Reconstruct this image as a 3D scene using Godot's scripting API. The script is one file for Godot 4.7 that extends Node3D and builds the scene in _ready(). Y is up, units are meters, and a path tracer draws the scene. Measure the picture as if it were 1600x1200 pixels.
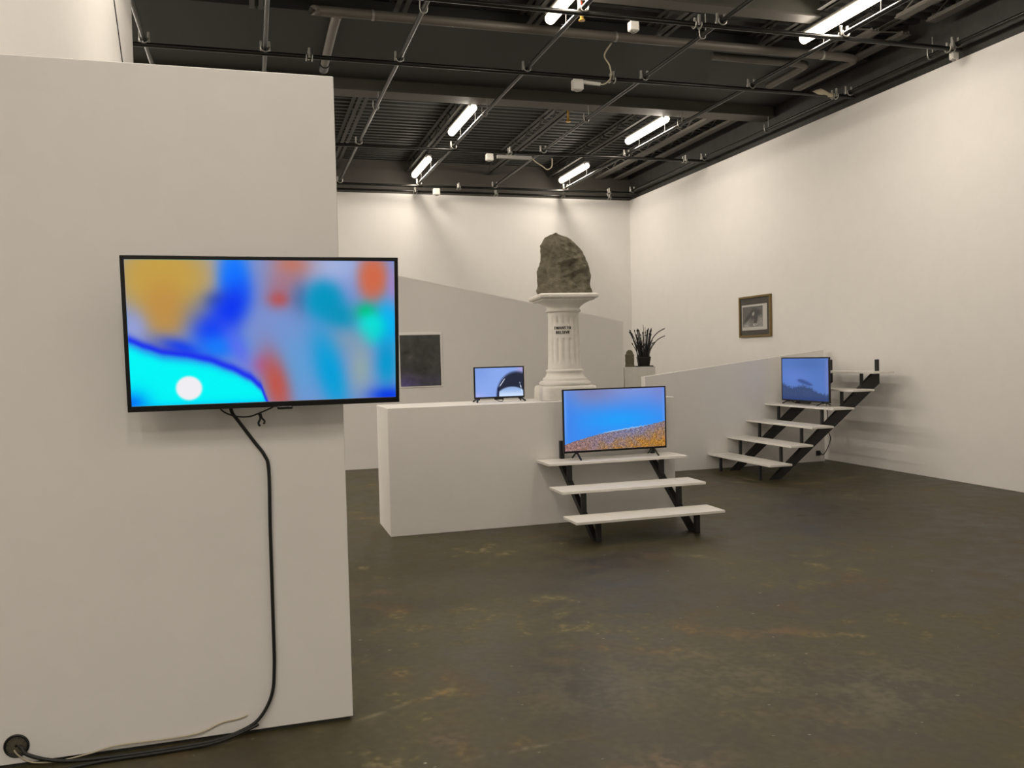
extends Node3D

const EYE := 1.55
var taken := {}
var M := {}
var cyl_cache := {}

# ------------------------------------------------------------------ helpers
func numbered(called: String) -> String:
	if not taken.has(called):
		taken[called] = 0
		return called
	taken[called] += 1
	return "%s_%03d" % [called, taken[called]]

func tag(o: Node, label := "", category := "", group := "", kind := "") -> Node:
	if label: o.set_meta("label", label)
	if category: o.set_meta("category", category)
	if group: o.set_meta("group", group)
	if kind: o.set_meta("kind", kind)
	return o

func thing(called: String, label: String, category: String, at := Vector3.ZERO, turn := 0.0, group := "") -> Node3D:
	var o := Node3D.new()
	o.name = numbered(called)
	add_child(o)
	o.position = at
	o.rotation.y = turn
	tag(o, label, category, group)
	return o

func mb() -> SurfaceTool:
	var st := SurfaceTool.new()
	st.begin(Mesh.PRIMITIVE_TRIANGLES)
	st.set_smooth_group(-1)
	return st

func done(st: SurfaceTool) -> ArrayMesh:
	st.generate_normals()
	return st.commit()

func put(called: String, mesh: Mesh, mat: Material, parent: Node = self, at := Vector3.ZERO) -> MeshInstance3D:
	var o := MeshInstance3D.new()
	o.mesh = mesh
	o.material_override = mat
	o.cast_shadow = GeometryInstance3D.SHADOW_CASTING_SETTING_ON
	o.position = at
	if parent == self:
		o.name = numbered(called)
		add_child(o)
	else:
		o.name = called
		parent.add_child(o, true)
	return o

func obj(called: String, st: SurfaceTool, mat: Material, parent: Node = self, at := Vector3.ZERO) -> MeshInstance3D:
	return put(called, done(st), mat, parent, at)

func struct(called: String, st: SurfaceTool, mat: Material) -> MeshInstance3D:
	var o := obj(called, st, mat)
	o.set_meta("kind", "structure")
	return o

func tri(st: SurfaceTool, a: Vector3, b: Vector3, c: Vector3, out: Vector3) -> void:
	if (b - a).cross(c - a).dot(out) > 0.0:
		var t := b; b = c; c = t
	st.add_vertex(a); st.add_vertex(b); st.add_vertex(c)

func quad(st: SurfaceTool, a: Vector3, b: Vector3, c: Vector3, d: Vector3, out: Vector3) -> void:
	tri(st, a, b, c, out)
	tri(st, a, c, d, out)

# chamfered box between two corners
func box(st: SurfaceTool, lo: Vector3, hi: Vector3, bev := 0.0, xf := Transform3D()) -> void:
	var c := (lo + hi) / 2.0
	var h := ((hi - lo) / 2.0).abs()
	var b := minf(bev, minf(h.x, minf(h.y, h.z)) * 0.95)
	var P := func(sx, sy, sz, ax):
		var v := Vector3(sx * (h.x - b), sy * (h.y - b), sz * (h.z - b))
		if ax == 0: v.x = sx * h.x
		elif ax == 1: v.y = sy * h.y
		else: v.z = sz * h.z
		return xf * (c + v)
	var O := func(v): return xf.basis * v
	for s in [-1.0, 1.0]:
		quad(st, P.call(s, -1, -1, 0), P.call(s, 1, -1, 0), P.call(s, 1, 1, 0), P.call(s, -1, 1, 0), O.call(Vector3(s, 0, 0)))
		quad(st, P.call(-1, s, -1, 1), P.call(1, s, -1, 1), P.call(1, s, 1, 1), P.call(-1, s, 1, 1), O.call(Vector3(0, s, 0)))
		quad(st, P.call(-1, -1, s, 2), P.call(1, -1, s, 2), P.call(1, 1, s, 2), P.call(-1, 1, s, 2), O.call(Vector3(0, 0, s)))
	if b > 0.0:
		for s in [-1.0, 1.0]:
			for t in [-1.0, 1.0]:
				quad(st, P.call(s, t, -1, 0), P.call(s, t, 1, 0), P.call(s, t, 1, 1), P.call(s, t, -1, 1), O.call(Vector3(s, t, 0)))
				quad(st, P.call(s, -1, t, 0), P.call(s, 1, t, 0), P.call(s, 1, t, 2), P.call(s, -1, t, 2), O.call(Vector3(s, 0, t)))
				quad(st, P.call(-1, s, t, 1), P.call(1, s, t, 1), P.call(1, s, t, 2), P.call(-1, s, t, 2), O.call(Vector3(0, s, t)))
				for u in [-1.0, 1.0]:
					tri(st, P.call(s, t, u, 0), P.call(s, t, u, 1), P.call(s, t, u, 2), O.call(Vector3(s, t, u)))

func boxes(lo: Vector3, hi: Vector3, bev := 0.0) -> SurfaceTool:
	var st := mb()
	box(st, lo, hi, bev)
	return st

# square bar between two points (w across, h along "up")
func bar(st: SurfaceTool, a: Vector3, b: Vector3, w: float, h: float, up := Vector3.UP, bev := 0.002) -> void:
	var d := (b - a)
	var l := d.length()
	d = d / l
	var sx := d.cross(up).normalized()
	var uy := sx.cross(d)
	box(st, Vector3(-w / 2, -h / 2, 0), Vector3(w / 2, h / 2, l), bev, Transform3D(Basis(sx, uy, d), a))

func smooth_path(pts: Array, n := 6) -> Array:
	var out := []
	for i in pts.size() - 1:
		var p0: Vector3 = pts[maxi(i - 1, 0)]
		var p1: Vector3 = pts[i]
		var p2: Vector3 = pts[i + 1]
		var p3: Vector3 = pts[mini(i + 2, pts.size() - 1)]
		for k in n:
			out.append(p1.cubic_interpolate(p2, p0, p3, float(k) / n))
	out.append(pts[-1])
	return out

func tube(st: SurfaceTool, pts: Array, r, sides := 8, caps := true) -> void:
	st.set_smooth_group(0)
	var rings := []
	var n: Vector3 = Vector3.ZERO
	for i in pts.size():
		var p: Vector3 = pts[i]
		var t: Vector3 = ((pts[mini(i + 1, pts.size() - 1)] as Vector3) - (pts[maxi(i - 1, 0)] as Vector3)).normalized()
		if n == Vector3.ZERO:
			n = t.cross(Vector3.UP if absf(t.y) < 0.9 else Vector3.RIGHT).normalized()
		n = (n - t * n.dot(t)).normalized()
		var b := t.cross(n)
		var rr: float = r[i] if r is Array else r
		var ring := []
		for k in sides:
			var a := TAU * k / sides
			ring.append(p + (n * cos(a) + b * sin(a)) * rr)
		rings.append(ring)
	for i in pts.size() - 1:
		for k in sides:
			var k2 := (k + 1) % sides
			var mid: Vector3 = (rings[i][k] + rings[i][k2]) / 2.0 - pts[i]
			quad(st, rings[i][k], rings[i][k2], rings[i + 1][k2], rings[i + 1][k], mid)
	if caps:
		st.set_smooth_group(-1)
		for e in [0, pts.size() - 1]:
			var o: Vector3 = ((pts[0] as Vector3) - (pts[1] as Vector3)) if e == 0 else ((pts[-1] as Vector3) - (pts[-2] as Vector3))
			for k in range(1, sides - 1):
				tri(st, rings[e][0], rings[e][k], rings[e][k + 1], o)
	st.set_smooth_group(-1)

# turned / superelliptic profile: rows of [y, radius, exponent]
func lathe(st: SurfaceTool, rows: Array, sides := 48, smooth := 0, mod = null) -> void:
	st.set_smooth_group(smooth)
	var R := func(row, k):
		var a: float = TAU * (k + 0.5) / sides
		var e: float = row[2]
		var q := pow(pow(absf(cos(a)), e) + pow(absf(sin(a)), e), -1.0 / e)
		var rr: float = row[1] * q
		if mod != null: rr *= mod.call(a, row[0])
		return Vector3(cos(a) * rr, row[0], sin(a) * rr)
	for i in rows.size() - 1:
		for k in sides:
			var a: Vector3 = R.call(rows[i], k)
			var b: Vector3 = R.call(rows[i], k + 1)
			var c: Vector3 = R.call(rows[i + 1], k + 1)
			var d: Vector3 = R.call(rows[i + 1], k)
			var out := Vector3(a.x + c.x, 0, a.z + c.z)
			var dr: float = rows[i + 1][1] - rows[i][1]
			var dy: float = rows[i + 1][0] - rows[i][0]
			out = out.normalized() * dy + Vector3(0, -dr, 0)
			if a.is_equal_approx(b):
				tri(st, a, c, d, out)
			elif c.is_equal_approx(d):
				tri(st, a, b, c, out)
			else:
				quad(st, a, b, c, d, out)
	st.set_smooth_group(-1)

# polygon in a plane extruded
func prism(st: SurfaceTool, pts: Array, along: Vector3) -> void:
	var p2 := PackedVector2Array()
	var nrm := along.normalized()
	var ux := nrm.cross(Vector3.UP if absf(nrm.y) < 0.9 else Vector3.RIGHT).normalized()
	var uy := nrm.cross(ux)
	var c := Vector3.ZERO
	for p in pts:
		p2.append(Vector2((p as Vector3).dot(ux), (p as Vector3).dot(uy)))
		c += p
	c /= pts.size()
	var ix := Geometry2D.triangulate_polygon(p2)
	for i in range(0, ix.size(), 3):
		tri(st, pts[ix[i]], pts[ix[i + 1]], pts[ix[i + 2]], -along)
		tri(st, pts[ix[i]] + along, pts[ix[i + 1]] + along, pts[ix[i + 2]] + along, along)
	var ccw := not Geometry2D.is_polygon_clockwise(p2)
	for i in pts.size():
		var a: Vector3 = pts[i]
		var b: Vector3 = pts[(i + 1) % pts.size()]
		var o := (b - a).cross(nrm)
		if not ccw: o = -o
		var o2 := o if (o.dot(ux) != 0.0 or o.dot(uy) != 0.0) else (a - c)
		quad(st, a, b, b + along, a + along, o2)

# flat rectangle with uv, facing +z, centred
func face(w: float, h: float) -> ArrayMesh:
	var st := mb()
	var P := [Vector3(-w / 2, h / 2, 0), Vector3(w / 2, h / 2, 0), Vector3(w / 2, -h / 2, 0), Vector3(-w / 2, -h / 2, 0)]
	var U := [Vector2(0, 0), Vector2(1, 0), Vector2(1, 1), Vector2(0, 1)]
	for i in [0, 1, 2, 0, 2, 3]:
		st.set_uv(U[i])
		st.add_vertex(P[i])
	return done(st)

func mat(c: Color, rough := 0.8, metal := 0.0, spec := 0.5) -> StandardMaterial3D:
	var m := StandardMaterial3D.new()
	m.albedo_color = c
	m.roughness = rough
	m.metallic = metal
	m.metallic_specular = spec
	return m

func noise(freq: float, oct := 4, sd := 1, type := FastNoiseLite.TYPE_SIMPLEX_SMOOTH) -> FastNoiseLite:
	var n := FastNoiseLite.new()
	n.seed = sd
	n.noise_type = type
	n.frequency = freq
	n.fractal_octaves = oct
	return n

func noise_tex(freq: float, a: Color, b: Color, sd := 1, oct := 4, size := 256) -> ImageTexture:
	var im := noise(freq, oct, sd).get_seamless_image(size, size)
	var out := Image.create(size, size, false, Image.FORMAT_RGB8)
	for y in size:
		for x in size:
			out.set_pixel(x, y, a.lerp(b, im.get_pixel(x, y).r))
	return ImageTexture.create_from_image(out)

func triplanar(m: StandardMaterial3D, t: Texture2D, s: float, bump := 0.0, bt: Texture2D = null) -> StandardMaterial3D:
	m.albedo_texture = t
	m.uv1_triplanar = true
	m.uv1_world_triplanar = true
	m.uv1_scale = Vector3.ONE * s
	if bump > 0.0:
		m.heightmap_enabled = true
		m.heightmap_texture = bt if bt else t
		m.heightmap_scale = bump
	return m

func srgb(r: float, g: float, b: float) -> Color:
	return Color(r / 255.0, g / 255.0, b / 255.0)

# ------------------------------------------------------------------ scene
func _ready() -> void:
	# camera
	var cam := Camera3D.new()
	cam.name = "camera"
	add_child(cam)
	var yaw := 0.2920
	var pitch := -0.0320
	var roll := -0.0250
	var fwd := Vector3(sin(yaw) * cos(pitch), sin(pitch), -cos(yaw) * cos(pitch))
	var rt := Vector3(cos(yaw), 0, sin(yaw))
	var up := rt.cross(fwd)
	var r2 := rt * cos(roll) + up * sin(roll)
	var u2 := -rt * sin(roll) + up * cos(roll)
	cam.transform = Transform3D(Basis(r2, u2, -fwd), Vector3(0, EYE, 0))
	cam.fov = rad_to_deg(2.0 * atan(600.0 / 1351.65))
	cam.near = 0.05
	cam.far = 100.0
	cam.current = true
	# environment: a closed room, no daylight
	var we := WorldEnvironment.new()
	we.name = "environment"
	var e := Environment.new()
	e.background_mode = Environment.BG_COLOR
	e.background_color = Color.BLACK
	e.tonemap_mode = Environment.TONE_MAPPER_LINEAR
	e.tonemap_exposure = 1.0
	e.sdfgi_enabled = true
	e.ssao_enabled = true
	e.ssil_enabled = true
	we.environment = e
	add_child(we)
	LAMP_E = {"A": 4.1, "C": 2.3, "D": 2.8, "E": 4.2, "F": 6.3, "H": 1.8}
	LAMP_C = Color(1.0, 0.951, 0.888)
	materials()
	room()
	ceiling_work()
	lamps()
	screens()
	platform_and_pedestal()
	steps_front()
	steps_far()
	pictures()
	far_plinth()
	cables()
	ceiling_bits()

var LAMP_E := {}
var LAMP_C := Color.WHITE

func materials() -> void:
	var wt := noise_tex(0.02, srgb(230, 228, 225), srgb(232, 230, 227), 3, 4, 256)
	M.wall = triplanar(mat(Color.WHITE, 0.75, 0.0, 0.35), wt, 0.5)
	M.white = triplanar(mat(Color.WHITE, 0.6, 0.0, 0.4), noise_tex(0.03, srgb(222, 220, 214), srgb(231, 229, 224), 5), 0.8)
	M.tread = triplanar(mat(Color.WHITE, 0.55, 0.0, 0.4), noise_tex(0.02, srgb(230, 227, 220), srgb(238, 235, 229), 8), 1.5)
	M.plaster = triplanar(mat(Color.WHITE, 0.6, 0.0, 0.4), noise_tex(0.03, srgb(214, 211, 204), srgb(226, 223, 217), 15), 2.0)
	M.deck = mat(srgb(37, 36, 34), 0.6)
	M.steel = triplanar(mat(Color.WHITE, 0.65), noise_tex(0.03, srgb(40, 39, 37), srgb(54, 52, 49), 9), 0.7)
	M.flange = mat(srgb(86, 82, 76), 0.6)
	M.facing = mat(srgb(82, 80, 72), 0.6)
	M.soffit = mat(srgb(36, 36, 33), 0.7)
	M.band = mat(srgb(70, 66, 61), 0.7)
	M.joist = mat(srgb(62, 59, 55), 0.6)
	M.pipe = mat(srgb(44, 43, 41), 0.32, 0.7)
	M.duct = mat(srgb(96, 91, 84), 0.5, 0.2)
	M.clamp = mat(srgb(170, 168, 162), 0.35, 0.7)
	M.black = mat(srgb(22, 22, 23), 0.4)
	M.bezel = mat(srgb(14, 14, 16), 0.3)
	M.blackmetal = mat(srgb(34, 34, 35), 0.5, 0.1)
	M.rubber = mat(srgb(20, 19, 18), 0.55)
	M.plastic = mat(srgb(205, 203, 196), 0.45)
	M.grey_plastic = mat(srgb(150, 148, 143), 0.5)
	M.cream = mat(srgb(186, 176, 152), 0.5)
	M.brass = mat(srgb(190, 150, 70), 0.4, 0.5)
	M.red = mat(srgb(190, 80, 50), 0.5)
	M.housing = mat(srgb(180, 178, 172), 0.5)
	var g := StandardMaterial3D.new()
	g.albedo_color = Color(0.9, 0.9, 0.88)
	g.emission_enabled = true
	g.emission = Color(1.0, 0.95, 0.86)
	g.emission_energy_multiplier = 5.0
	M.glow = g
	floor_material()

func floor_material() -> void:
	var S := 1536
	var a := noise(0.004, 5, 21).get_image(S, S)
	var b := noise(0.02, 5, 33).get_image(S, S)
	var c := noise(0.09, 3, 45).get_image(S, S)
	var d := noise(0.006, 4, 57).get_image(S, S)
	for im in [a, b, c, d]: im.convert(Image.FORMAT_L8)
	var pa: PackedByteArray = a.get_data()
	var pb: PackedByteArray = b.get_data()
	var pc: PackedByteArray = c.get_data()
	var pd: PackedByteArray = d.get_data()
	var out := PackedByteArray()
	out.resize(S * S * 3)
	var rough := PackedByteArray()
	rough.resize(S * S)
	for i in S * S:
		var va := pa[i] / 255.0 - 0.5
		var vb := pb[i] / 255.0 - 0.5
		var vc := pc[i] / 255.0 - 0.5
		var vd := pd[i] / 255.0
		var v := 1.0 + va * 0.34 + vb * 0.30 + vc * 0.20
		# pale scuffs where two noises meet
		var sc := clampf((vb - 0.09) * 6.0, 0.0, 1.0) * clampf((va + 0.06) * 5.0, 0.0, 1.0) * clampf(0.5 + vc * 3.0, 0.0, 1.0)
		v += sc * 0.45
		# rusty brown stains
		var st := clampf((vd - 0.60) * 5.0, 0.0, 1.0) * clampf(0.6 + vb * 2.0, 0.0, 1.0)
		out[i * 3] = clampi(int(71.0 * v * (1.0 + 0.10 * st)), 0, 255)
		out[i * 3 + 1] = clampi(int(66.0 * v * (1.0 + 0.0 * st)), 0, 255)
		out[i * 3 + 2] = clampi(int(44.0 * v * (1.0 - 0.04 * st + 0.10 * sc)), 0, 255)
		rough[i] = clampi(int(255.0 * (0.48 + va * 0.16 + vb * 0.18 + sc * 0.2)), 40, 230)
	var im := Image.create_from_data(S, S, false, Image.FORMAT_RGB8, out)
	var rng := RandomNumberGenerator.new()
	rng.seed = 12
	for k in 520:   # paint specks
		var x := rng.randi_range(3, S - 6)
		var y := rng.randi_range(3, S - 6)
		var t := rng.randf_range(0.45, 1.0)
		var col := srgb(95, 90, 76).lerp(srgb(165, 160, 146), t)
		var s := 1 if rng.randf() < 0.8 else 2
		im.fill_rect(Rect2i(x, y, s + (rng.randi() % 2), s), col)
	for k in 22:   # short drag marks
		var x := rng.randf_range(40, S - 80)
		var y := rng.randf_range(40, S - 80)
		var ang := rng.randf_range(-0.9, 0.9)
		var l := rng.randi_range(20, 90)
		for j in l:
			var px := clampi(int(x + cos(ang) * j), 0, S - 1)
			var py := clampi(int(y + sin(ang) * j + sin(j * 0.1) * 2.0), 0, S - 1)
			var q := im.get_pixel(px, py)
			im.set_pixel(px, py, q.lerp(srgb(118, 112, 96), 0.35 * (0.5 + 0.5 * sin(j * 0.9 + k))))
	# worn marks: [x, z, half length, half width, angle, colour, strength]
	for q in [[0.75, -3.87, 0.10, 0.024, -0.35, srgb(150, 118, 70), 0.85], [0.50, -3.77, 0.14, 0.02, -0.45, srgb(122, 116, 98), 0.65], [0.97, -3.22, 0.24, 0.018, -0.05, srgb(124, 116, 96), 0.7],
			[2.68, -4.13, 0.28, 0.15, 0.2, srgb(112, 86, 62), 0.6], [2.25, -3.01, 0.09, 0.07, 0.5, srgb(122, 94, 56), 0.55], [1.47, -2.92, 0.22, 0.12, 0.1, srgb(130, 104, 84), 0.65],
			[0.70, -5.77, 0.16, 0.20, 0.0, srgb(108, 90, 80), 0.45], [0.70, -3.42, 0.09, 0.10, 0.0, srgb(112, 92, 78), 0.55], [2.05, -3.7, 0.8, 0.4, 0.3, srgb(98, 92, 78), 0.5],
			[2.7, -3.2, 0.6, 0.3, -0.4, srgb(104, 98, 82), 0.5], [1.5, -3.6, 0.4, 0.3, 0.2, srgb(96, 90, 78), 0.4], [5.0, -7.0, 0.9, 0.6, 0.0, srgb(54, 48, 36), 0.6], [6.5, -7.4, 0.8, 0.4, 0.2, srgb(96, 92, 78), 0.55]]:
		var cx: float = (q[0] + 1.0) / 9.0 * S
		var cy: float = (q[1] + 11.0) / 9.0 * S
		var rx: float = q[2] / 9.0 * S
		var ry: float = q[3] / 9.0 * S
		var R := int(maxf(rx, ry) * 1.6) + 2
		for dy in range(-R, R + 1):
			for dx in range(-R, R + 1):
				var px := int(cx) + dx
				var py := int(cy) + dy
				if px < 0 or py < 0 or px >= S or py >= S: continue
				var u: float = (dx * cos(q[4]) + dy * sin(q[4])) / rx
				var w: float = (-dx * sin(q[4]) + dy * cos(q[4])) / ry
				var i := py * S + px
				var f: float = exp(-(u * u + w * w) * 1.2) * q[6] * clampf(0.55 + (pb[i] / 255.0 - 0.5) * 2.6 + (pc[i] / 255.0 - 0.5) * 1.6, 0.0, 1.4)
				if f > 0.01: im.set_pixel(px, py, im.get_pixel(px, py).lerp(q[5], clampf(f, 0.0, 1.0)))
	var m := mat(Color.WHITE, 1.0, 0.0, 0.42)
	m.albedo_texture = ImageTexture.create_from_image(im)
	m.roughness_texture = ImageTexture.create_from_image(Image.create_from_data(S, S, false, Image.FORMAT_L8, rough))
	m.roughness_texture_channel = BaseMaterial3D.TEXTURE_CHANNEL_GRAYSCALE
	M.floor = m

# room geometry
const XR := 7.657
const ZB := -16.642
const XL := -9.0
const ZN := 5.0
const HW := 4.73
const HD := 5.36

func room() -> void:
	var fs := mb()
	var fc := [Vector3(XL - 0.2, 0, ZB - 0.2), Vector3(XR + 0.2, 0, ZB - 0.2), Vector3(XR + 0.2, 0, ZN + 0.2), Vector3(XL - 0.2, 0, ZN + 0.2)]
	for i in [0, 1, 2, 0, 2, 3]:
		fs.set_uv(Vector2((fc[i].x + 1.0) / 9.0, (fc[i].z + 11.0) / 9.0))
		fs.add_vertex(fc[i])
	box(fs, Vector3(XL - 0.2, -0.2, ZB - 0.2), Vector3(XR + 0.2, -0.002, ZN + 0.2))
	struct("floor", fs, M.floor)
	struct("wall_right", boxes(Vector3(XR, 0, ZB - 0.2), Vector3(XR + 0.2, HW, ZN + 0.2)), M.wall)
	struct("wall_back", boxes(Vector3(XL, 0, ZB - 0.2), Vector3(XR, HW, ZB)), M.wall)
	struct("wall_left", boxes(Vector3(XL - 0.2, 0, ZB - 0.2), Vector3(XL, HW, ZN + 0.2)), M.wall)
	struct("wall_near", boxes(Vector3(XL, 0, ZN), Vector3(XR, HW, ZN + 0.2)), M.wall)
	# the dark painted band between the white wall and the roof deck
	struct("trim_1", boxes(Vector3(XR + 0.02, HW, ZB - 0.2), Vector3(XR + 0.2, HD + 0.3, ZN + 0.2)), M.steel)
	struct("trim_2", boxes(Vector3(XL, HW, ZB - 0.2), Vector3(XR + 0.02, HD + 0.3, ZB - 0.015)), M.band)
	struct("trim_3", boxes(Vector3(XL - 0.2, HW, ZB - 0.2), Vector3(XL - 0.02, HD + 0.3, ZN + 0.2)), M.steel)
	struct("trim_4", boxes(Vector3(XL, HW, ZN + 0.02), Vector3(XR + 0.02, HD + 0.3, ZN + 0.2)), M.steel)
	# free-standing partition that carries the big screen: stands off the floor on a narrow shadow gap
	var st := mb()
	box(st, Vector3(-4.2, 0.014, -3.861), Vector3(0.371, 2.749, -3.741), 0.003)
	struct("wall_partition", st, M.wall)
	struct("baseboard_partition", boxes(Vector3(-4.2, 0.0, -3.85), Vector3(0.36, 0.014, -3.752)), M.steel)
	# tall wall behind it
	struct("wall_tall", boxes(Vector3(-1.205, 0, -8.32), Vector3(-0.905, 5.10, -3.861), 0.004), M.wall)
	# sloping wall at the back
	st = mb()
	var h := func(x): return 2.91 - 0.199 * (x - 1.21)
	prism(st, [Vector3(-2.0, 0, -12.357), Vector3(5.53, 0, -12.357), Vector3(5.53, h.call(5.53), -12.357), Vector3(-2.0, h.call(-2.0), -12.357)], Vector3(0, 0, -0.2))
	struct("wall_sloping", st, M.wall)
	# low ramp wall in front of the far corner
	st = mb()
	var g := func(x): return 1.243 + 0.1075 * (x - 4.84)
	prism(st, [Vector3(4.84, 0, -10.153), Vector3(7.53, 0, -10.153), Vector3(7.53, g.call(7.53), -10.153), Vector3(4.84, g.call(4.84), -10.153)], Vector3(0, 0, -0.12))
	struct("wall_low", st, M.wall)

func deck_mesh() -> SurfaceTool:
	var st := mb()
	var pitch := 0.18
	var d := 0.04
	var z := ZN + 0.2
	var x0 := XL - 0.2
	var x1 := XR + 0.2
	while z > ZB - 0.2:
		var zs := [z, z - pitch * 0.42, z - pitch * 0.5, z - pitch * 0.92, z - pitch]
		var ys := [HD, HD, HD + d, HD + d, HD]
		for i in 4:
			var n := Vector3(0, -1, 0) if ys[i] == ys[i + 1] else Vector3(0, -0.3, signf(ys[i + 1] - ys[i]))
			quad(st, Vector3(x0, ys[i], zs[i]), Vector3(x1, ys[i], zs[i]), Vector3(x1, ys[i + 1], zs[i + 1]), Vector3(x0, ys[i + 1], zs[i + 1]), n)
		z -= pitch
	box(st, Vector3(x0, HD + 0.15, ZB - 0.4), Vector3(x1, HD + 0.35, ZN + 0.3))
	return st

func ceiling_work() -> void:
	var roof := struct("ceiling", deck_mesh(), M.deck)
	# I-section girders across the room
	for gz in [-11.56, -8.15, -4.7, -1.3, 2.1]:
		var st := mb()
		var b := 5.05 if gz < -9.0 else 5.12
		var hw := 0.16 if gz < -9.0 else 0.10
		var xe := 6.0 if gz == -8.15 else XR
		box(st, Vector3(XL, b, gz - hw), Vector3(xe, b + 0.02, gz + hw))
		box(st, Vector3(XL, b + 0.02, gz - 0.012), Vector3(xe, HD, gz + 0.012))
		obj("girder", st, M.flange, roof)
		st = mb()
		box(st, Vector3(XL, b + 0.021, gz + 0.03), Vector3(xe, HD - 0.002, gz + hw - 0.02))
		obj("girder_facing", st, M.facing, roof)
	# plain boxed-in stretch of ceiling in front of the wide girder
	obj("soffit", boxes(Vector3(-8.9, 5.19, -11.36), Vector3(XR - 0.02, HD - 0.003, -9.30), 0.004), M.soffit, roof)
	# open-web joists lengthwise
	for jx in [-4.4, -2.9, -1.35, 0.17, 1.6, 3.05, 4.6, 5.95, 6.94, 7.36]:
		for seg in [[ZB, -11.75], [-9.28, -8.34], [-7.96, -4.9], [-4.5, -1.5], [-1.1, 1.9]]:
			var za: float = seg[0]
			var zb: float = seg[1]
			var st := mb()
			for s in [-0.045, 0.045]:
				box(st, Vector3(jx + s - 0.026, 5.15, za), Vector3(jx + s + 0.026, 5.156, zb))
				box(st, Vector3(jx + s - 0.003 * signf(s) - 0.003, 5.156, za), Vector3(jx + s - 0.003 * signf(s) + 0.003, 5.19, zb))
				box(st, Vector3(jx + s - 0.026, HD - 0.012, za), Vector3(jx + s + 0.026, HD - 0.003, zb))
			var n := int((zb - za) / 0.35)
			for i in n:
				var p := za + (zb - za) * i / n
				var q := za + (zb - za) * (i + 1) / n
				bar(st, Vector3(jx, 5.165 if i % 2 == 0 else HD - 0.01, p), Vector3(jx, HD - 0.01 if i % 2 == 0 else 5.165, q), 0.018, 0.018, Vector3.RIGHT, 0.0)
			if jx > 6.5:
				box(st, Vector3(jx - 0.06, 5.142, za), Vector3(jx + 0.06, 5.15, zb))
			obj("joist", st, M.flange if jx > 6.5 else M.joist, roof)
	pipe_grid()

var PX := [-0.93, 0.25, 1.67, 3.14, 4.62, 6.08, 7.52]
var PZ := [-16.2, -13.3, -9.55, -7.78]

func clamp_mesh(across: bool) -> ArrayMesh:
	var key := "clamp%s" % across
	if not cyl_cache.has(key):
		var st := mb()
		for s in [-0.03, 0.03]:
			var pts := []
			for k in 11:
				var a := PI * 1.25 * k / 10.0 - PI * 0.1
				var o := Vector3(0, -sin(a) * 0.042, cos(a) * 0.042)
				pts.append(Vector3(o.z, o.y, s) if across else Vector3(s, o.y, o.z))
			tube(st, pts, 0.0075, 5)
		for k in 2:
			var p := 0.042 if k else -0.042
			var q := Vector3(p, 0.03, 0) if across else Vector3(0, 0.03, p)
			box(st, q - Vector3(0.012, 0.05, 0.012), q + Vector3(0.012, 0.05, 0.012), 0.003)
		cyl_cache[key] = done(st)
	return cyl_cache[key]

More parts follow.
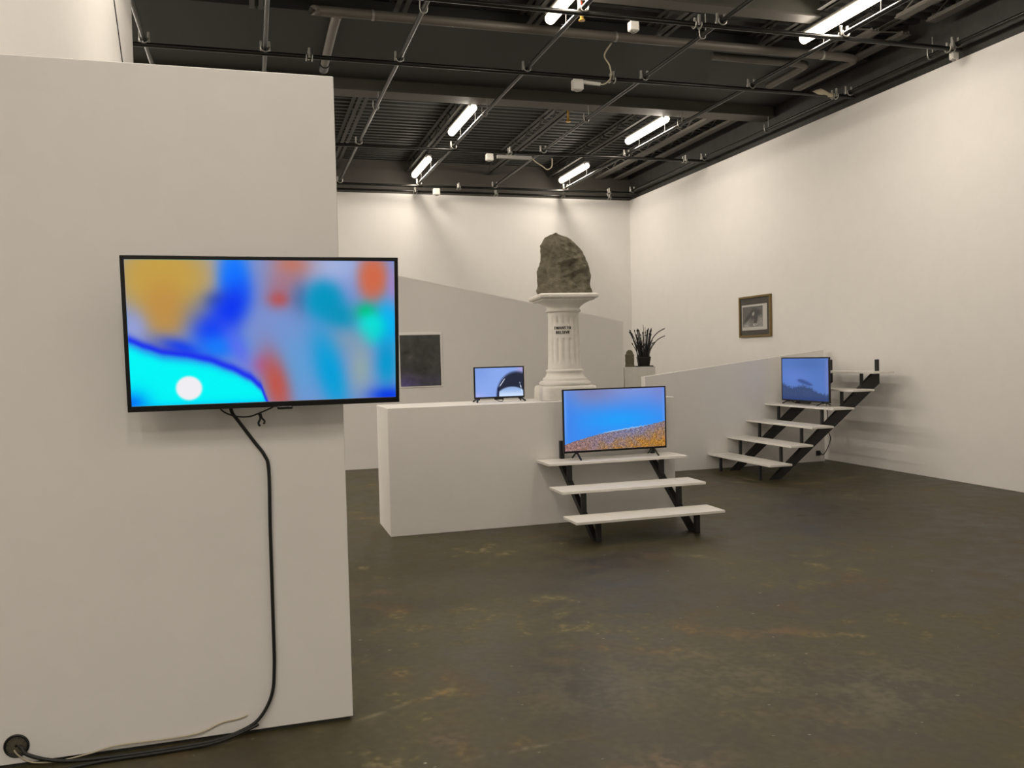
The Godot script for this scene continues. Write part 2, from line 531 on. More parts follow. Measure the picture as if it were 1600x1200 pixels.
func pipe_grid() -> void:
	var lab_z := [
		"dark ceiling pipe running lengthwise next to the tall wall behind the big screen",
		"dark ceiling pipe running lengthwise over the edge of the white partition",
		"dark lengthwise ceiling pipe just past the partition corner, without lamps",
		"dark lengthwise ceiling pipe that carries the row of lamps nearer the partition",
		"dark lengthwise ceiling pipe midway between the two rows of lamps",
		"dark lengthwise ceiling pipe that carries the row of lamps nearer the long wall",
		"dark lengthwise ceiling pipe hugging the top of the long white wall"]
	for i in PX.size():
		var t := thing("ceiling_pipe", lab_z[i], "pipe", Vector3(PX[i], 4.85, 0), 0.0, "lengthwise ceiling pipes")
		var st := mb()
		var z0 := -16.5 if i > 0 else -11.2
		var z1 := 3.5
		if i == 0: z1 = -8.4
		tube(st, [Vector3(0, 0, z0), Vector3(0, 0, z1)], 0.024, 10)
		obj("pipe", st, M.pipe, t)
		for z in PZ:
			if z > z0:
				put("clamp", clamp_mesh(true), M.clamp, t, Vector3(0, 0, z))
		# hooks that hang the pipe from the girders
		for gz in [-11.42, -8.15, -4.7, -1.3]:
			if gz < z0 or gz > z1 or (i in [3, 5] and gz > -9.0): continue
			st = mb()
			tube(st, smooth_path([Vector3(0.035, 0.22, gz), Vector3(0.035, 0.02, gz), Vector3(0.02, -0.032, gz), Vector3(-0.02, -0.032, gz), Vector3(-0.035, 0.02, gz), Vector3(-0.035, 0.08, gz)], 4), 0.007, 5)
			obj("hanger", st, M.clamp, t)
	var lab_x := [
		"dark crosswise ceiling pipe hard against the top of the back wall",
		"dark crosswise ceiling pipe that passes between the first two lamps from the back",
		"dark crosswise ceiling pipe over the platform block, in front of the wide steel girder",
		"bright-lit crosswise ceiling pipe passing under the lamps at the top of the picture"]
	for k in PZ.size():
		var t := thing("cross_pipe", lab_x[k], "pipe", Vector3(0, 4.80, PZ[k]), 0.0, "crosswise ceiling pipes")
		var st := mb()
		tube(st, [Vector3(-0.8 if PZ[k] > -8.0 else -3.5, 0, 0), Vector3(7.6, 0, 0)], 0.024, 10)
		obj("pipe", st, M.pipe, t)
		for x in [0.4, 3.9, 7.0]:
			put("collar", clamp_mesh(false), M.clamp, t, Vector3(x + 0.15 * k, 0, 0))
		if k == 2:
			var tp := mb()
			tube(tp, [Vector3(6.98, 0.015, 0), Vector3(7.03, 0.02, 0), Vector3(7.09, 0.03, 0.004), Vector3(7.14, 0.022, 0), Vector3(7.20, 0.004, 0), Vector3(7.27, 0.0, 0)], [0.02, 0.036, 0.046, 0.038, 0.029, 0.027], 9)
			obj("tape", tp, M.cream, t)
	# second thin pipe hugging the back wall just below the first
	var t2 := thing("back_wall_pipe", "thin dark pipe along the very top edge of the white back wall", "pipe", Vector3(0, 4.74, -16.42))
	var s2 := mb()
	tube(s2, [Vector3(-3.5, 0, 0), Vector3(7.6, 0, 0)], 0.022, 10)
	obj("pipe", s2, M.pipe, t2)
	for x in [3.1, 4.7, 6.1, 7.1]:
		put("clamp", clamp_mesh(false), M.clamp, t2, Vector3(x, 0, 0))

# ------------------------------------------------------------------ lamps
var lamp_proto: Node3D
func make_lamp() -> Node3D:
	var t := thing("tube_lamp", "x", "lamp")
	var L := 0.70
	var st := mb()
	box(st, Vector3(-0.05, 0.03, -L + 0.04), Vector3(0.05, 0.075, L - 0.04), 0.015)
	obj("housing", st, M.housing, t)
	# rounded bar diffuser
	st = mb()
	var pts := []
	var rad := []
	for k in 7:
		var a := PI / 2 * k / 6.0
		pts.append(Vector3(0, 0, -L + 0.055 * (1.0 - sin(a))))
		rad.append(0.055 * maxf(1.0 - cos(a), 0.0) * 0 + 0.055 * sin(a) + 0.002)
	for k in 7:
		var a := PI / 2 * k / 6.0
		pts.append(Vector3(0, 0, L - 0.055 + 0.055 * sin(a)))
		rad.append(0.055 * cos(a) + 0.002)
	tube(st, pts, rad, 16)
	obj("diffuser", st, M.glow, t)
	for s in [-1.0, 1.0]:
		st = mb()
		box(st, Vector3(-0.052, -0.005, s * (L - 0.03) - 0.03), Vector3(0.052, 0.078, s * (L - 0.03) + 0.012), 0.012)
		obj("end_cap", st, M.housing, t)
	for s in [-1.0, 1.0]:
		st = mb()
		var z: float = s * 0.45
		tube(st, [Vector3(0.0, 0.080, z), Vector3(0.075, 0.080, z), Vector3(0.082, 0.07, z), Vector3(0.082, -0.10, z), Vector3(0.07, -0.145, z), Vector3(0.035, -0.150, z)], 0.004, 6)
		obj("bracket", st, M.blackmetal, t)
	return t

func lamps() -> void:
	lamp_proto = make_lamp()
	var rows := [
		[3.08, -15.62, "lit white tube lamp close to the back wall, in the row over the poster", "A"],
		[3.08, -12.45, "lit white tube lamp under the wide girder, in the row over the platform block", "A"],
		[3.08, -7.85, "lit white tube lamp cut by the top of the picture, above the pedestal", "A"],
		[6.04, -15.62, "lit white tube lamp close to the back wall, in the row beside the long wall", "A"],
		[6.04, -12.43, "lit white tube lamp under the wide girder, in the row beside the long wall", "A"],
		[6.06, -7.75, "large bright tube lamp at the top of the picture beside the long wall", "A"],
		[3.08, -0.4, "lit tube lamp overhead behind the viewer, in the row over the platform block", "C"],
		[6.06, -0.4, "lit tube lamp overhead behind the viewer, in the row beside the long wall", "C"],
		[3.08, 2.4, "lit tube lamp overhead well behind the viewer, in the row over the platform block", "C"],
		[6.06, 2.4, "lit tube lamp overhead well behind the viewer, in the row beside the long wall", "C"],
		[3.08, -5.9, "lit tube lamp overhead out of the picture, in front of the short steps", "H"],
		[3.08, -3.2, "lit tube lamp overhead out of the picture, next ahead of the viewer", "H"],
		[4.6, -5.9, "lit tube lamp overhead out of the picture, over the open floor before the steps", "H"],
		[0.02, -6.2, "lit tube lamp overhead out of the picture, one of two close beside the tall wall", "D"],
		[0.42, -6.2, "lit tube lamp overhead out of the picture, beside the twin lamp at the tall wall", "D"],
		[0.02, -3.3, "lit tube lamp overhead out of the picture, one of two over the partition top", "D"],
		[0.42, -3.3, "lit tube lamp overhead out of the picture, beside its twin above the partition corner", "D"],
		[-1.3, 0.4, "lit tube lamp overhead behind the viewer, between two others facing the partition", "E"],
		[-4.3, 0.4, "lit tube lamp overhead behind the viewer, past the far end of the partition", "E"],
		[-1.3, 2.4, "lit tube lamp overhead well behind the viewer, between two others facing the partition", "E"],
		[-4.3, 2.4, "lit tube lamp overhead well behind the viewer, past the end of the partition", "E"],
		[0.18, 0.4, "lit tube lamp overhead behind the viewer, facing the partition", "E"],
		[-2.8, 0.4, "lit tube lamp overhead behind the viewer, far along the partition", "E"],
		[0.18, 2.4, "lit tube lamp overhead well behind the viewer, facing the partition", "E"],
		[-2.8, 2.4, "lit tube lamp overhead well behind the viewer, far along the partition", "E"],
	]
	var nth := ["first", "second", "third", "fourth", "fifth", "sixth"]
	for c in 2:
		for k in 6:
			rows.append([[-2.8, -5.7][c], [-15.4, -13.9, -12.5, -10.5, -9.0, -7.4][k], "lit tube lamp hidden beyond the tall wall, %s of the %s row" % [nth[k], ["inner", "outer"][c]], "F"])
	for i in rows.size():
		var r: Array = rows[i]
		var t := lamp_proto
		if i > 0:
			t = lamp_proto.duplicate()
			t.name = numbered("tube_lamp")
			add_child(t)
		t.position = Vector3(r[0], 5.03, r[1])
		tag(t, r[2], "lamp", "tube lamps on the ceiling pipes")
		# the bar shines down and out to both sides
		for side in [0.0, -1.0, 1.0]:
			var l := AreaLight3D.new()
			l.name = numbered("lamp_light")
			add_child(l)
			l.area_size = Vector2(0.07, 1.30)
			l.light_energy = LAMP_E[r[3]] * (0.5 if side == 0.0 else 0.25)
			l.light_color = LAMP_C
			l.area_normalize_energy = true
			l.shadow_enabled = true
			l.area_range = 25.0
			l.area_attenuation = 2.0
			var out := Vector3(sin(side * 1.15), -cos(side * 1.15), 0)
			l.transform = Transform3D(Basis(Vector3(out.y, -out.x, 0), Vector3(0, 0, 1), -out).orthonormalized(), t.position + out * 0.062)

# ------------------------------------------------------------------ screens
func gauss(im: PackedFloat32Array, W: int, H: int, col: Color, cx: float, cy: float, rx: float, ry: float, strength := 1.0, ang := 0.0, hard := 1.0) -> void:
	var asp := float(W) / H
	var ca := cos(ang)
	var sa := sin(ang)
	for y in H:
		var v := (y + 0.5) / H - cy
		for x in W:
			var u := ((x + 0.5) / W - cx) * asp
			var p := (u * ca + v * sa) / (rx * asp)
			var q := (-u * sa + v * ca) / ry
			var d := p * p + q * q
			if d > 6.0: continue
			var w := exp(-pow(d, hard)) * strength
			var i := (y * W + x) * 3
			im[i] = lerpf(im[i], col.r, w)
			im[i + 1] = lerpf(im[i + 1], col.g, w)
			im[i + 2] = lerpf(im[i + 2], col.b, w)

func to_tex(im: PackedFloat32Array, W: int, H: int) -> ImageTexture:
	var out := PackedByteArray()
	out.resize(W * H * 3)
	for i in W * H * 3:
		out[i] = clampi(int(im[i] * 255.0 + 0.5), 0, 255)
	return ImageTexture.create_from_image(Image.create_from_data(W, H, false, Image.FORMAT_RGB8, out))

func blank(W: int, H: int, c: Color) -> PackedFloat32Array:
	var a := PackedFloat32Array()
	a.resize(W * H * 3)
	for i in W * H:
		a[i * 3] = c.r
		a[i * 3 + 1] = c.g
		a[i * 3 + 2] = c.b
	return a

func picture_blobs() -> ImageTexture:
	var W := 320
	var H := 180
	var im := blank(W, H, srgb(122, 144, 205))
	gauss(im, W, H, srgb(165, 180, 222), 0.75, 0.03, 0.16, 0.14, 0.9)
	gauss(im, W, H, srgb(150, 158, 195), 0.30, 0.06, 0.06, 0.3, 0.9)
	gauss(im, W, H, srgb(196, 158, 72), 0.13, 0.12, 0.19, 0.30, 1.0, 0.0, 2.2)
	gauss(im, W, H, srgb(190, 142, 70), 0.13, 0.36, 0.09, 0.22, 0.95, 0.0, 1.6)
	gauss(im, W, H, srgb(140, 130, 120), 0.25, 0.38, 0.06, 0.12, 0.6)
	gauss(im, W, H, srgb(150, 160, 215), 0.02, 0.46, 0.05, 0.12, 0.85)
	gauss(im, W, H, srgb(115, 120, 165), 0.13, 0.60, 0.07, 0.09, 0.8)
	gauss(im, W, H, srgb(20, 120, 255), 0.385, 0.12, 0.06, 0.22, 1.0, 0.0, 1.5)
	gauss(im, W, H, srgb(60, 80, 140), 0.32, 0.28, 0.05, 0.07, 0.7)
	gauss(im, W, H, srgb(14, 56, 240), 0.365, 0.34, 0.065, 0.20, 1.0, 0.5, 1.2)
	gauss(im, W, H, srgb(20, 62, 244), 0.30, 0.50, 0.075, 0.13, 0.95, 0.7, 1.1)
	gauss(im, W, H, srgb(20, 60, 236), 0.19, 0.60, 0.08, 0.05, 0.9, 0.3)
	gauss(im, W, H, srgb(20, 122, 250), 0.32, 0.60, 0.08, 0.09, 0.95)
	gauss(im, W, H, srgb(95, 105, 240), 0.39, 0.62, 0.035, 0.16, 0.7, -0.4)
	gauss(im, W, H, srgb(194, 116, 92), 0.60, 0.03, 0.08, 0.11, 0.9)
	gauss(im, W, H, srgb(178, 118, 120), 0.58, 0.14, 0.06, 0.09, 0.7)
	gauss(im, W, H, srgb(160, 120, 140), 0.55, 0.17, 0.05, 0.07, 0.6)
	gauss(im, W, H, srgb(182, 84, 84), 0.55, 0.27, 0.05, 0.07, 0.95)
	gauss(im, W, H, srgb(80, 100, 150), 0.63, 0.27, 0.04, 0.12, 0.7)
	gauss(im, W, H, srgb(0, 150, 192), 0.72, 0.28, 0.075, 0.14, 1.0, 0.0, 1.6)
	gauss(im, W, H, srgb(0, 145, 185), 0.78, 0.40, 0.09, 0.11, 0.95, 0.6)
	gauss(im, W, H, srgb(206, 106, 74), 0.915, 0.12, 0.065, 0.19, 1.0, 0.0, 1.7)
	gauss(im, W, H, srgb(165, 130, 190), 0.99, 0.20, 0.02, 0.14, 0.8)
	gauss(im, W, H, srgb(0, 180, 245), 0.97, 0.46, 0.06, 0.17, 0.95, 0.0, 1.4)
	gauss(im, W, H, srgb(0, 186, 120), 0.885, 0.37, 0.045, 0.07, 0.95)
	gauss(im, W, H, srgb(0, 228, 215), 0.905, 0.49, 0.06, 0.12, 1.0, 0.0, 1.6)
	gauss(im, W, H, srgb(124, 152, 180), 0.80, 0.58, 0.09, 0.11, 0.85)
	gauss(im, W, H, srgb(92, 158, 212), 0.62, 0.78, 0.09, 0.3, 0.8)
	gauss(im, W, H, srgb(0, 158, 216), 0.74, 0.80, 0.06, 0.32, 0.95, -0.25, 1.15)
	gauss(im, W, H, srgb(142, 166, 166), 0.86, 0.78, 0.05, 0.2, 0.9)
	gauss(im, W, H, srgb(0, 152, 204), 0.965, 0.74, 0.045, 0.2, 0.95)
	gauss(im, W, H, srgb(8, 60, 226), 0.97, 0.99, 0.08, 0.07, 1.0)
	gauss(im, W, H, srgb(160, 98, 170), 0.475, 0.74, 0.04, 0.08, 0.8)
	gauss(im, W, H, srgb(190, 84, 72), 0.53, 0.88, 0.052, 0.25, 0.95, -0.2, 1.2)
	# the big cyan form with its blue rim and white disc
	for y in H:
		for x in W:
			var u := (x + 0.5) / W
			var v := (y + 0.5) / H
			var c := 0.0
			var knots := [[0.0, 0.545], [0.06, 0.595], [0.12, 0.635], [0.20, 0.655], [0.28, 0.69], [0.36, 0.75], [0.43, 0.82], [0.47, 0.89], [0.495, 1.02], [0.52, 1.3]]
			c = 2.0
			for k in knots.size() - 1:
				if u >= knots[k][0] and u < knots[k + 1][0]:
					c = lerpf(knots[k][1], knots[k + 1][1], smoothstep(0.0, 1.0, (u - knots[k][0]) / (knots[k + 1][0] - knots[k][0])) * 0.3 + 0.7 * (u - knots[k][0]) / (knots[k + 1][0] - knots[k][0]))
			var d := v - c
			if u > 0.40: d = minf(d, (0.505 - u) * 1.6 - maxf(0.0, 0.9 - v) * 0.4)
			var i := (y * W + x) * 3
			var rim := exp(-pow(d / 0.035, 2.0))
			var old := Color(im[i], im[i + 1], im[i + 2])
			var col := old.lerp(srgb(24, 48, 238), rim * 0.95)
			col = col.lerp(srgb(0, 246, 246), smoothstep(0.0, 0.055, d))
			if d > 0.0:
				col = col.lerp(srgb(0, 90, 246), 0.9 * exp(-(pow(u / 0.06, 2.0) + pow((v - 1.0) / 0.10, 2.0))))
				col = col.lerp(srgb(0, 170, 250), 0.6 * exp(-pow((v - 1.02) / 0.04, 2.0)))
				col = col.lerp(srgb(40, 150, 240), 0.55 * exp(-pow((d - 0.035) / 0.03, 2.0)) * smoothstep(0.5, 0.0, absf(u - 0.1)))
			var w := Vector2((u - 0.206) * 1.78, v - 0.885).length()
			col = col.lerp(srgb(240, 238, 242), smoothstep(0.098, 0.072, w))
			im[i] = col.r
			im[i + 1] = col.g
			im[i + 2] = col.b
	return to_tex(im, W, H)

func picture_arch() -> ImageTexture:
	var W := 256
	var H := 150
	var im := blank(W, H, srgb(138, 168, 236))
	gauss(im, W, H, srgb(124, 156, 226), 0.1, 0.1, 0.2, 0.4, 0.8)
	gauss(im, W, H, srgb(172, 158, 214), 0.97, 0.05, 0.1, 0.25, 0.9)
	gauss(im, W, H, srgb(168, 176, 240), 0.02, 0.97, 0.2, 0.12, 0.8)
	for y in H:
		for x in W:
			var u := (x + 0.5) / W
			var v := (y + 0.5) / H
			var i := (y * W + x) * 3
			var col := Color(im[i], im[i + 1], im[i + 2])
			# dark dome
			var d := Vector2((u - 0.86) / 0.42, (v - 0.98) / 0.84).length()
			col = col.lerp(srgb(40, 44, 62), smoothstep(1.08, 0.9, d))
			# pale floor under the dome
			var q := Vector2((u - 0.76) / 0.36, (v - 1.12) / 0.46).length()
			var pale := srgb(150, 178, 226).lerp(srgb(206, 226, 255), smoothstep(0.72, 1.0, v))
			col = col.lerp(pale, smoothstep(1.05, 0.9, q) * smoothstep(0.475, 0.50, u))
			# dark seam and highlights
			col = col.lerp(srgb(16, 22, 60), smoothstep(0.03, 0.0, absf(u - 0.47 - (v - 1.0) * -0.02)) * smoothstep(0.62, 0.75, v))
			var h := absf((u - 0.545) - (0.56 - v) * 0.42)
			col = col.lerp(srgb(225, 235, 250), smoothstep(0.014, 0.004, h) * smoothstep(0.36, 0.42, v) * smoothstep(0.68, 0.6, v))
			var h2 := absf((u - 0.955) - (v - 0.7) * 0.13)
			col = col.lerp(srgb(222, 232, 250), smoothstep(0.016, 0.004, h2) * smoothstep(0.5, 0.55, v) * (0.4 + 0.6 * smoothstep(0.2, 0.9, sin(v * 40.0) * 0.5 + 0.5)))
			im[i] = col.r
			im[i + 1] = col.g
			im[i + 2] = col.b
	return to_tex(im, W, H)

func picture_slope() -> ImageTexture:
	var W := 384
	var H := 216
	var n := noise(0.09, 4, 71)
	var n2 := noise(0.025, 3, 72)
	var im := blank(W, H, srgb(58, 140, 240))
	gauss(im, W, H, srgb(132, 148, 214), 0.5, -0.04, 0.9, 0.30, 0.95)
	gauss(im, W, H, srgb(122, 124, 170), 0.28, 0.02, 0.24, 0.22, 0.75)
	gauss(im, W, H, srgb(120, 130, 200), 1.0, 0.0, 0.16, 0.3, 0.8)
	gauss(im, W, H, srgb(34, 160, 250), 0.55, 0.52, 0.34, 0.16, 0.9)
	gauss(im, W, H, srgb(70, 130, 230), 0.05, 0.5, 0.08, 0.6, 0.5)
	gauss(im, W, H, srgb(96, 150, 240), 0.99, 0.4, 0.015, 0.6, 0.7)
	gauss(im, W, H, srgb(110, 160, 240), 0.01, 0.4, 0.015, 0.6, 0.7)
	for y in H:
		for x in W:
			var u := (x + 0.5) / W
			var v := (y + 0.5) / H
			var i := (y * W + x) * 3
			var line := 0.885 - 0.345 * u - 0.03 * sin(u * 5.0) + 0.012 * n.get_noise_2d(x * 1.0, 3.0)
			var d := v - line
			var col := Color(im[i], im[i + 1], im[i + 2])
			var gr := srgb(132, 116, 128).lerp(srgb(168, 118, 52), clampf((u - 0.45) * 1.3 + (v - 0.8) * 2.6 + n2.get_noise_2d(x, y) * 0.5, 0.0, 1.0))
			gr = gr.lerp(srgb(150, 108, 96), clampf((0.4 - u) * 2.0, 0.0, 0.8))
			gr = gr.lerp(srgb(112, 122, 168), clampf(1.0 - absf(u - 0.68) * 3.0, 0.0, 1.0) * clampf(1.0 - d * 5.0, 0.0, 1.0) * 0.8)
			var k := 1.0 + 0.75 * n.get_noise_2d(x * 2.2, y * 3.0) + 0.25 * n2.get_noise_2d(x * 3, y * 3)
			gr = Color(gr.r * k, gr.g * k, gr.b * k)
			col = col.lerp(gr, smoothstep(-0.004, 0.012, d))
			col = col.lerp(srgb(196, 222, 246), 0.8 * exp(-pow((d - 0.002) / 0.008, 2.0)) * smoothstep(0.32, 0.45, u) * smoothstep(0.9, 0.68, u))
			im[i] = col.r
			im[i + 1] = col.g
			im[i + 2] = col.b
	return to_tex(im, W, H)

func picture_dusk() -> ImageTexture:
	var W := 256
	var H := 150
	var n := noise(0.05, 4, 81)
	var im := blank(W, H, srgb(86, 120, 188))
	var late := [[0.44, 0.545, 0.085, 0.05], [0.53, 0.585, 0.10, 0.045], [0.61, 0.62, 0.06, 0.025], [0.38, 0.53, 0.03, 0.02]]
	gauss(im, W, H, srgb(98, 128, 206), 0.25, 0.45, 0.4, 0.3, 0.8)
	gauss(im, W, H, srgb(78, 110, 176), 0.6, 0.1, 0.4, 0.2, 0.8)
	gauss(im, W, H, srgb(126, 134, 200), 0.99, 0.4, 0.05, 0.6, 0.6)
	for y in H:
		for x in W:
			var u := (x + 0.5) / W
			var v := (y + 0.5) / H
			var i := (y * W + x) * 3
			var col := Color(im[i], im[i + 1], im[i + 2])
			var nn := n.get_noise_2d(x * 1.4, y * 1.4)
			var hill := 0.60 + 0.20 * u + 0.06 * nn + (0.05 * sin(u * 9.0))
			col = col.lerp(srgb(58, 74, 112), smoothstep(-0.03, 0.05, v - hill) * 0.95)
			col = col.lerp(srgb(78, 96, 138), smoothstep(0.2, 0.5, nn) * smoothstep(0.0, 0.1, v - hill) * 0.5)
			col = col.lerp(srgb(44, 62, 116), smoothstep(0.86, 1.0, v) * 0.7)
			im[i] = col.r
			im[i + 1] = col.g
			im[i + 2] = col.b
	for q in late:
		gauss(im, W, H, srgb(58, 78, 132), q[0], q[1], q[2], q[3], 0.8, 0.12, 1.3)
	return to_tex(im, W, H)

func screen_mat(t: Texture2D, e := 1.0) -> StandardMaterial3D:
	var m := mat(srgb(6, 6, 7), 0.5, 0.0, 0.15)
	m.emission_enabled = true
	m.emission = Color.WHITE
	m.emission_operator = BaseMaterial3D.EMISSION_OP_MULTIPLY
	m.emission_texture = t
	m.emission_energy_multiplier = e
	return m

# a flat television centred on its node, facing +z
func television(t: Node3D, w: float, h: float, side: float, low: float, tex: Texture2D, thick: float, glow: Color, energy := 0.02) -> void:
	var st := mb()
	box(st, Vector3(-w / 2, -h / 2, -0.02), Vector3(w / 2, h / 2, 0.0), 0.004)
	box(st, Vector3(-w * 0.36, -h * 0.46, -thick), Vector3(w * 0.36, h * 0.22, -0.018), 0.015)
	obj("housing", st, M.black, t)
	var bz := mb()
	var f := 0.006
	box(bz, Vector3(-w / 2, h / 2 - side, -0.002), Vector3(w / 2, h / 2, f), 0.0015)
	box(bz, Vector3(-w / 2, -h / 2, -0.002), Vector3(w / 2, -h / 2 + low, f), 0.0015)
	box(bz, Vector3(-w / 2, -h / 2 + low, -0.002), Vector3(-w / 2 + side, h / 2 - side, f), 0.0015)
	box(bz, Vector3(w / 2 - side, -h / 2 + low, -0.002), Vector3(w / 2, h / 2 - side, f), 0.0015)
	obj("bezel", bz, M.bezel, t)
	var sw := w - 2 * side
	var sh := h - side - low
	put("screen", face(sw, sh), screen_mat(tex), t, Vector3(0, (low - side) / 2, 0.002))
	var l := AreaLight3D.new()
	l.name = "screen_light"
	t.add_child(l, true)
	l.area_size = Vector2(sw * 0.98, sh * 0.98)
	l.light_energy = energy
	l.light_color = glow
	l.shadow_enabled = true
	l.area_range = 12.0
	l.area_attenuation = 2.0
	l.position = Vector3(0, (low - side) / 2, 0.008)
	l.rotation = Vector3(0, PI, 0)

func foot(t: Node3D, x: float, y0: float, drop: float, spread: float, toe := 0.0) -> void:
	var st := mb()
	for s in [-1.0, 1.0]:
		bar(st, Vector3(x, y0 + 0.008, -0.012), Vector3(x + toe, y0 - drop + 0.006, s * spread - 0.012), 0.016, 0.012)
	box(st, Vector3(x - 0.015, y0 - 0.012, -0.024), Vector3(x + 0.015, y0 + 0.01, 0.0), 0.003)
	obj("foot", st, M.bezel, t)

func screens() -> void:
	# big screen on the partition, tilted a little forward
	var t := thing("wall_television", "large flat television of blurred blue, cyan and orange colour blobs on white partition", "television", Vector3(0.064, 1.668, -3.56))
	t.rotation.x = 0.112
	television(t, 1.045, 0.596, 0.015, 0.022, picture_blobs(), 0.05, Color(0.4, 0.65, 1.0), 0.002)
	var st := mb()
	box(st, Vector3(-0.03, -0.007, -0.004), Vector3(0.03, 0.006, 0.008), 0.003)
	obj("sensor_bar", st, M.bezel, t, Vector3(0.06, -0.302, 0))
	st = mb()
	box(st, Vector3(-0.2, -0.2, -0.06), Vector3(0.2, 0.1, -0.045), 0.003)
	for s in [-0.16, 0.16]:
		bar(st, Vector3(s, 0.05, -0.055), Vector3(s, 0.05 - 0.01, -0.155), 0.03, 0.04)
		bar(st, Vector3(s, -0.16, -0.055), Vector3(s, -0.16 - 0.01, -0.125), 0.03, 0.04)
	obj("wall_mount", st, M.blackmetal, t)
	# small screen standing on the platform
	t = thing("small_television", "small flat television with dark arch on pale blue, standing on white platform", "television", Vector3(2.234, 1.307, -7.85))
	television(t, 0.492, 0.300, 0.012, 0.017, picture_arch(), 0.035, Color(0.6, 0.7, 1.0), 0.0005)
	foot(t, -0.205, -0.150, 0.033, 0.075, -0.03)
	foot(t, 0.205, -0.150, 0.033, 0.075, 0.03)
	st = mb()
	box(st, Vector3(-0.05, -0.163, -0.015), Vector3(0.04, -0.148, 0.005), 0.003)
	obj("sensor_bar", st, M.bezel, t)
	# screen on the front steps
	t = thing("landscape_television", "flat television showing brown slope under blue sky, on top tread of short steps", "television", Vector3(3.165, 0.953, -7.28))
	television(t, 1.018, 0.575, 0.012, 0.018, picture_slope(), 0.05, Color(0.4, 0.62, 1.0), 0.002)
	foot(t, -0.38, -0.2875, 0.062, 0.11)
	foot(t, 0.38, -0.2875, 0.062, 0.11)
	# screen on the far steps, facing down the steps
	t = thing("dusk_television", "flat television showing dark clouds in dusky blue sky, on the long flight of steps", "television", Vector3(6.72, 1.162, -9.445), -PI / 2)
	television(t, 0.985, 0.565, 0.014, 0.02, picture_dusk(), 0.05, Color(0.4, 0.55, 1.0), 0.001)
	foot(t, -0.36, -0.2825, 0.036, 0.10)
	foot(t, 0.36, -0.2825, 0.036, 0.10)
	st = mb()
	box(st, Vector3(-0.10, -0.302, -0.02), Vector3(0.10, -0.280, 0.006), 0.004)
	obj("sensor_bar", st, M.bezel, t)

